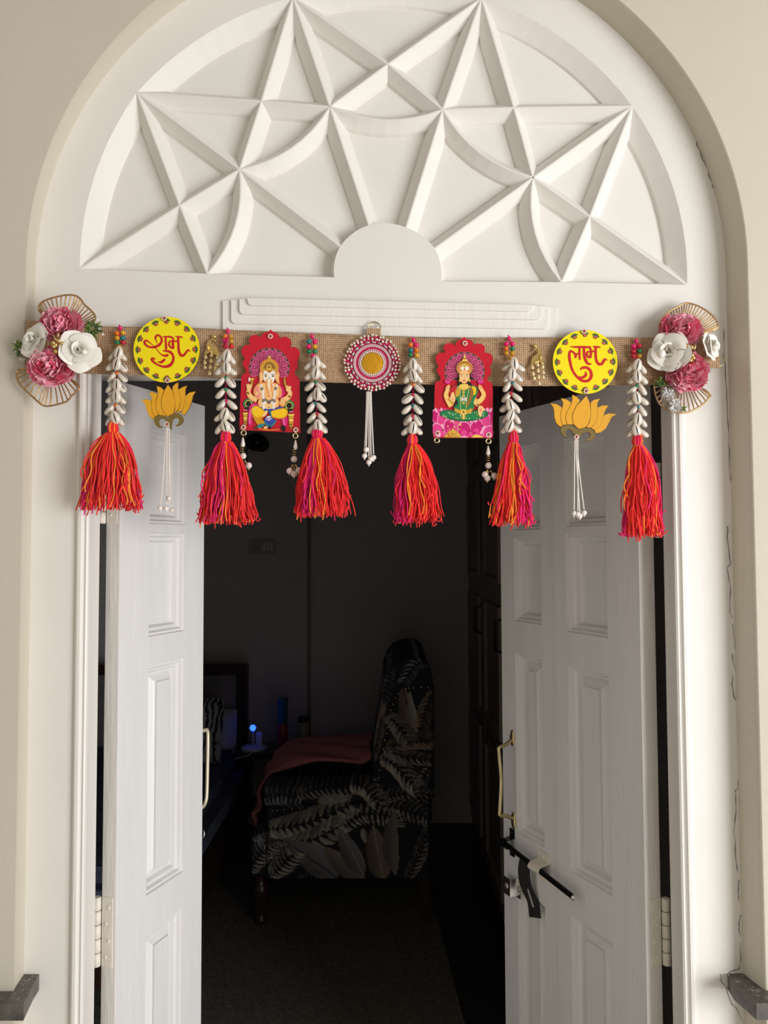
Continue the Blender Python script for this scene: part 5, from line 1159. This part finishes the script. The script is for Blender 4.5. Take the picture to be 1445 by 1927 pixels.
# vertical casing strip on the back wall
mb = MB(); a = W(578, 930, RY1-.02); b = W(584, 930, RY1-.02); mb.box((a.x, RY1-.016, W(580,1400,RY1).z), (b.x, RY1-.0005, W(580,700,RY1).z)); tag(build(mb, 'cable_casing', 'wardrobe'), 'dark vertical cable casing strip on the back wall', 'cable casing')
# switch plate
a, b = W(468,1043,RY1-.012), W(517,1014,RY1-.012); sw = thing('switch_plate', ((a.x+b.x)/2, RY1-.004, a.z), 'grey switch plate with a socket on the back wall', 'switch')
mb = MB(); mb.cbox((a.x, RY1-.012, a.z), (b.x, RY1-.0005, b.z), .003); build(mb, 'plate', 'switch_grey', sw)
for k_ in range(3):
    mb = MB(); x = a.x+(b.x-a.x)*(.55+.14*k_); mb.cbox((x, RY1-.016, a.z+.018), (x+.014, RY1-.010, b.z-.018), .002); build(mb, 'switch_rocker', 'plastic_white', sw)
for dx, dz in ((.0,.012),(-.009,-.008),(.009,-.008)):
    mb = MB(); mb.lathe((a.x+(b.x-a.x)*.27+dx, RY1-.0125, (a.z+b.z)/2+dz), [(.0035,0),(.0035,.001)], 10, 0, 'y'); build(mb, 'socket_hole', 'black_metal', sw)
# black wall lamp behind the elephant plaque
c = W(482,832,RY1-.16); wl = thing('wall_lamp', (c.x, RY1-.01, c.z-.1), 'black wall lamp with a rounded shade on the back wall', 'lamp')
mb = MB(); mb.sphere(c, .055, 0, 16, 10, (1,1,.85)); build(mb, 'shade', 'black_metal', wl)
mb = MB(); mb.tube([c+Vector((0,.02,0)), c+Vector((0,.08,.03)), Vector((c.x, RY1-.012, c.z+.01))], .009, 8); build(mb, 'arm', 'black_metal', wl)
mb = MB(); mb.lathe((c.x, RY1-.001, c.z+.01), [(.04,0),(.04,-.012),(.03,-.018)], 16, 0, 'y'); build(mb, 'wall_rose', 'black_metal', wl)
mb = MB(); mb.tube([c+Vector((-.045,0,.01)), c+Vector((-.048,.0,-.06)), c+Vector((-.046,0,-.12))], .004, 6); mb.sphere(c+Vector((-.046,0,-.125)), .007, 0, 8, 6); build(mb, 'pull_cord', 'black_metal', wl)
# --- bed
hbY = 2.44; hr = W(465,1250,hbY); hl = hr.x-1.25; bed = thing('bed', ((hr.x+hl)/2, 1.5, 0), 'dark wooden bed with padded headboard beyond the folded door leaf', 'bed')
zt = hr.z; rail = W(445,1270,hbY)
mb = MB(); mb.cbox((rail.x, hbY, .0055), (hr.x, hbY+.05, zt), .004); build(mb, 'headboard_post', 'wood_dark', bed); mb = MB(); mb.cbox((hl, hbY, .0055), (hl+.06, hbY+.05, zt), .004); build(mb, 'headboard_post', 'wood_dark', bed)
mb = MB(); mb.cbox((hl+.06, hbY, rail.z), (rail.x, hbY+.05, zt), .004); build(mb, 'headboard_rail', 'wood_dark', bed)
mb = MB(); mb.cbox((hl+.06, hbY+.01, .30), (rail.x, hbY+.04, rail.z), .006); build(mb, 'headboard_panel', 'headboard_pad', bed)
bx1 = W(438,1480,1.9).x
mb = MB(); mb.cbox((hl, .95, .12), (bx1-.01, hbY, .28), .01); build(mb, 'bed_frame', 'wood_dark', bed)
mb = MB(); mb.cbox((hl+.01, .97, .28), (bx1, hbY-.005, .44), .05); build(mb, 'mattress', 'bed_blue', bed)
for x in (hl+.03, bx1-.07):
    mb = MB(); mb.cbox((x, .97, .0055), (x+.05, 1.02, .12), .003); build(mb, 'leg', 'wood_dark', bed)
def pillow(name, x0, x1, y, z0, z1, lean, mat, label):
    mb = MB(); nx, nz = 14, 14; v = []; f = []; k_ = nz+1
    for sd in (-1, 1):
        for i in range(nx+1):
            for j in range(nz+1):
                u = i/nx*2-1; w = j/nz*2-1; t_ = .075*((1-u**4)*(1-w**4))**.5
                v.append((x0+(x1-x0)*i/nx, y+sd*t_+lean*j/nz, z0+(z1-z0)*j/nz))
    o = (nx+1)*k_
    for i in range(nx):
        for j in range(nz): a = i*k_+j; f.append((a, a+k_, a+k_+1, a+1)); f.append((o+a, o+a+1, o+a+k_+1, o+a+k_))
    mb.add(v, f, 0, True); return tag(build(mb, name, mat), label, 'pillow')
p0, p1_ = W(300,1310,2.22), W(425,1460,2.22); pillow('pillow', p0.x, p1_.x, 2.11, .44, p0.z, .07, 'pillow_print', 'black and white patterned pillow on the bed')
p0, p1_ = W(330,1335,2.36), W(446,1460,2.36); pillow('pillow', p0.x, p1_.x, 2.33, .44, p0.z, .03, 'pillow_white', 'plain white pillow behind the patterned one')
# --- bedside table
nY = 2.21; n0, n1 = W(432,1418,nY), W(548,1418,nY); zt = n0.z
nt_ = thing('bedside_table', ((n0.x+n1.x)/2, nY+.1, 0), 'dark wooden bedside table between the bed and the armchair', 'table')
mb = MB(); mb.cbox((n0.x, nY, zt-.025), (n1.x, nY+.215, zt), .003); build(mb, 'table_top', 'wood_dark', nt_)
for x in (n0.x+.005, n1.x-.035):
    for y in (nY+.005, nY+.18): mb = MB(); mb.box((x, y, .0055), (x+.03, y+.03, zt-.025)); build(mb, 'leg', 'wood_dark', nt_)
mb = MB(); mb.cbox((n0.x+.01, nY+.01, .18), (n1.x-.01, nY+.21, .20), .002); build(mb, 'shelf', 'wood_dark', nt_)
# things on it
def cyl(name, px, py0, py1, Y, rpx, prof, mats, label, cat):
    b = W(px, py1, Y); r = rpx*(Y+1.3325)/FPX; h = W(px, py0, Y).z-zt; t_ = thing(name, (b.x, Y, zt), label, cat)
    for nm, pr_, mt in prof: mb = MB(); mb.lathe((b.x, Y, zt), [(a*r, c_*h) for a, c_ in pr_], 18); build(mb, nm, mt, t_)
    return t_
cyl('snack_can', 532, 1312, 1396, nY+.10, 10, [('lower_tin', [(.9,0),(.95,.02),(.95,.48),(.9,.49)], 'can_red'), ('upper_tube', [(.82,.49),(.85,.5),(.95,.96),(1.0,.965),(1.0,1.0),(.9,1.0)], 'can_blue')], None, 'tall blue tube standing on a red tin on the bedside table', 'can')
cyl('lotion_bottle', 571, 1347, 1398, nY+.12, 10.5, [('bottle', [(.95,0),(1,.03),(1,.76),(.85,.80)], 'bottle_cream'), ('cap', [(.88,.80),(.88,.99),(.8,1.0)], 'black_metal')], None, 'cream lotion bottle with a black cap on the bedside table', 'bottle')
b = W(477,1400,nY+.06); cg = thing('night_light_charger', (b.x, nY+.06, zt), 'white charger with a glowing blue night light on the bedside table', 'charger')
mb = MB(); mb.lathe((b.x, nY+.08, zt), [(.06,0),(.062,.006),(.05,.014),(.02,.018)], 20); build(mb, 'base', 'plastic_white', cg)
mb = MB(); d_ = W(488,1378,nY+.08); mb.cbox((d_.x-.014, nY+.07, zt+.016), (d_.x+.014, nY+.095, d_.z+.0), .003); build(mb, 'plug', 'plastic_white', cg)
l_ = W(475.5,1370,nY+.04); mb = MB(); mb.lathe((l_.x, nY+.045, l_.z), [(.012,.004),(.0155,0),(.0155,-.004),(.010,-.008)], 6, 0, 'y'); build(mb, 'lamp_cap', 'led_blue', cg)
mb = MB(); mb.tube([(l_.x, nY+.05, l_.z), (l_.x, nY+.06, zt+.01)], .004, 6); build(mb, 'stem', 'plastic_white', cg)
mb = MB(); q = [W(x, y, nY-.006) for x, y in ((470,1420),(455,1424),(440,1432),(436,1460))]; mb.tube(smooth_pts([tuple(Vector(p)) for p in [W(480,1398,nY+.02)]+q], 4), .0022, 5); build(mb, 'cable', 'plastic_white', cg)
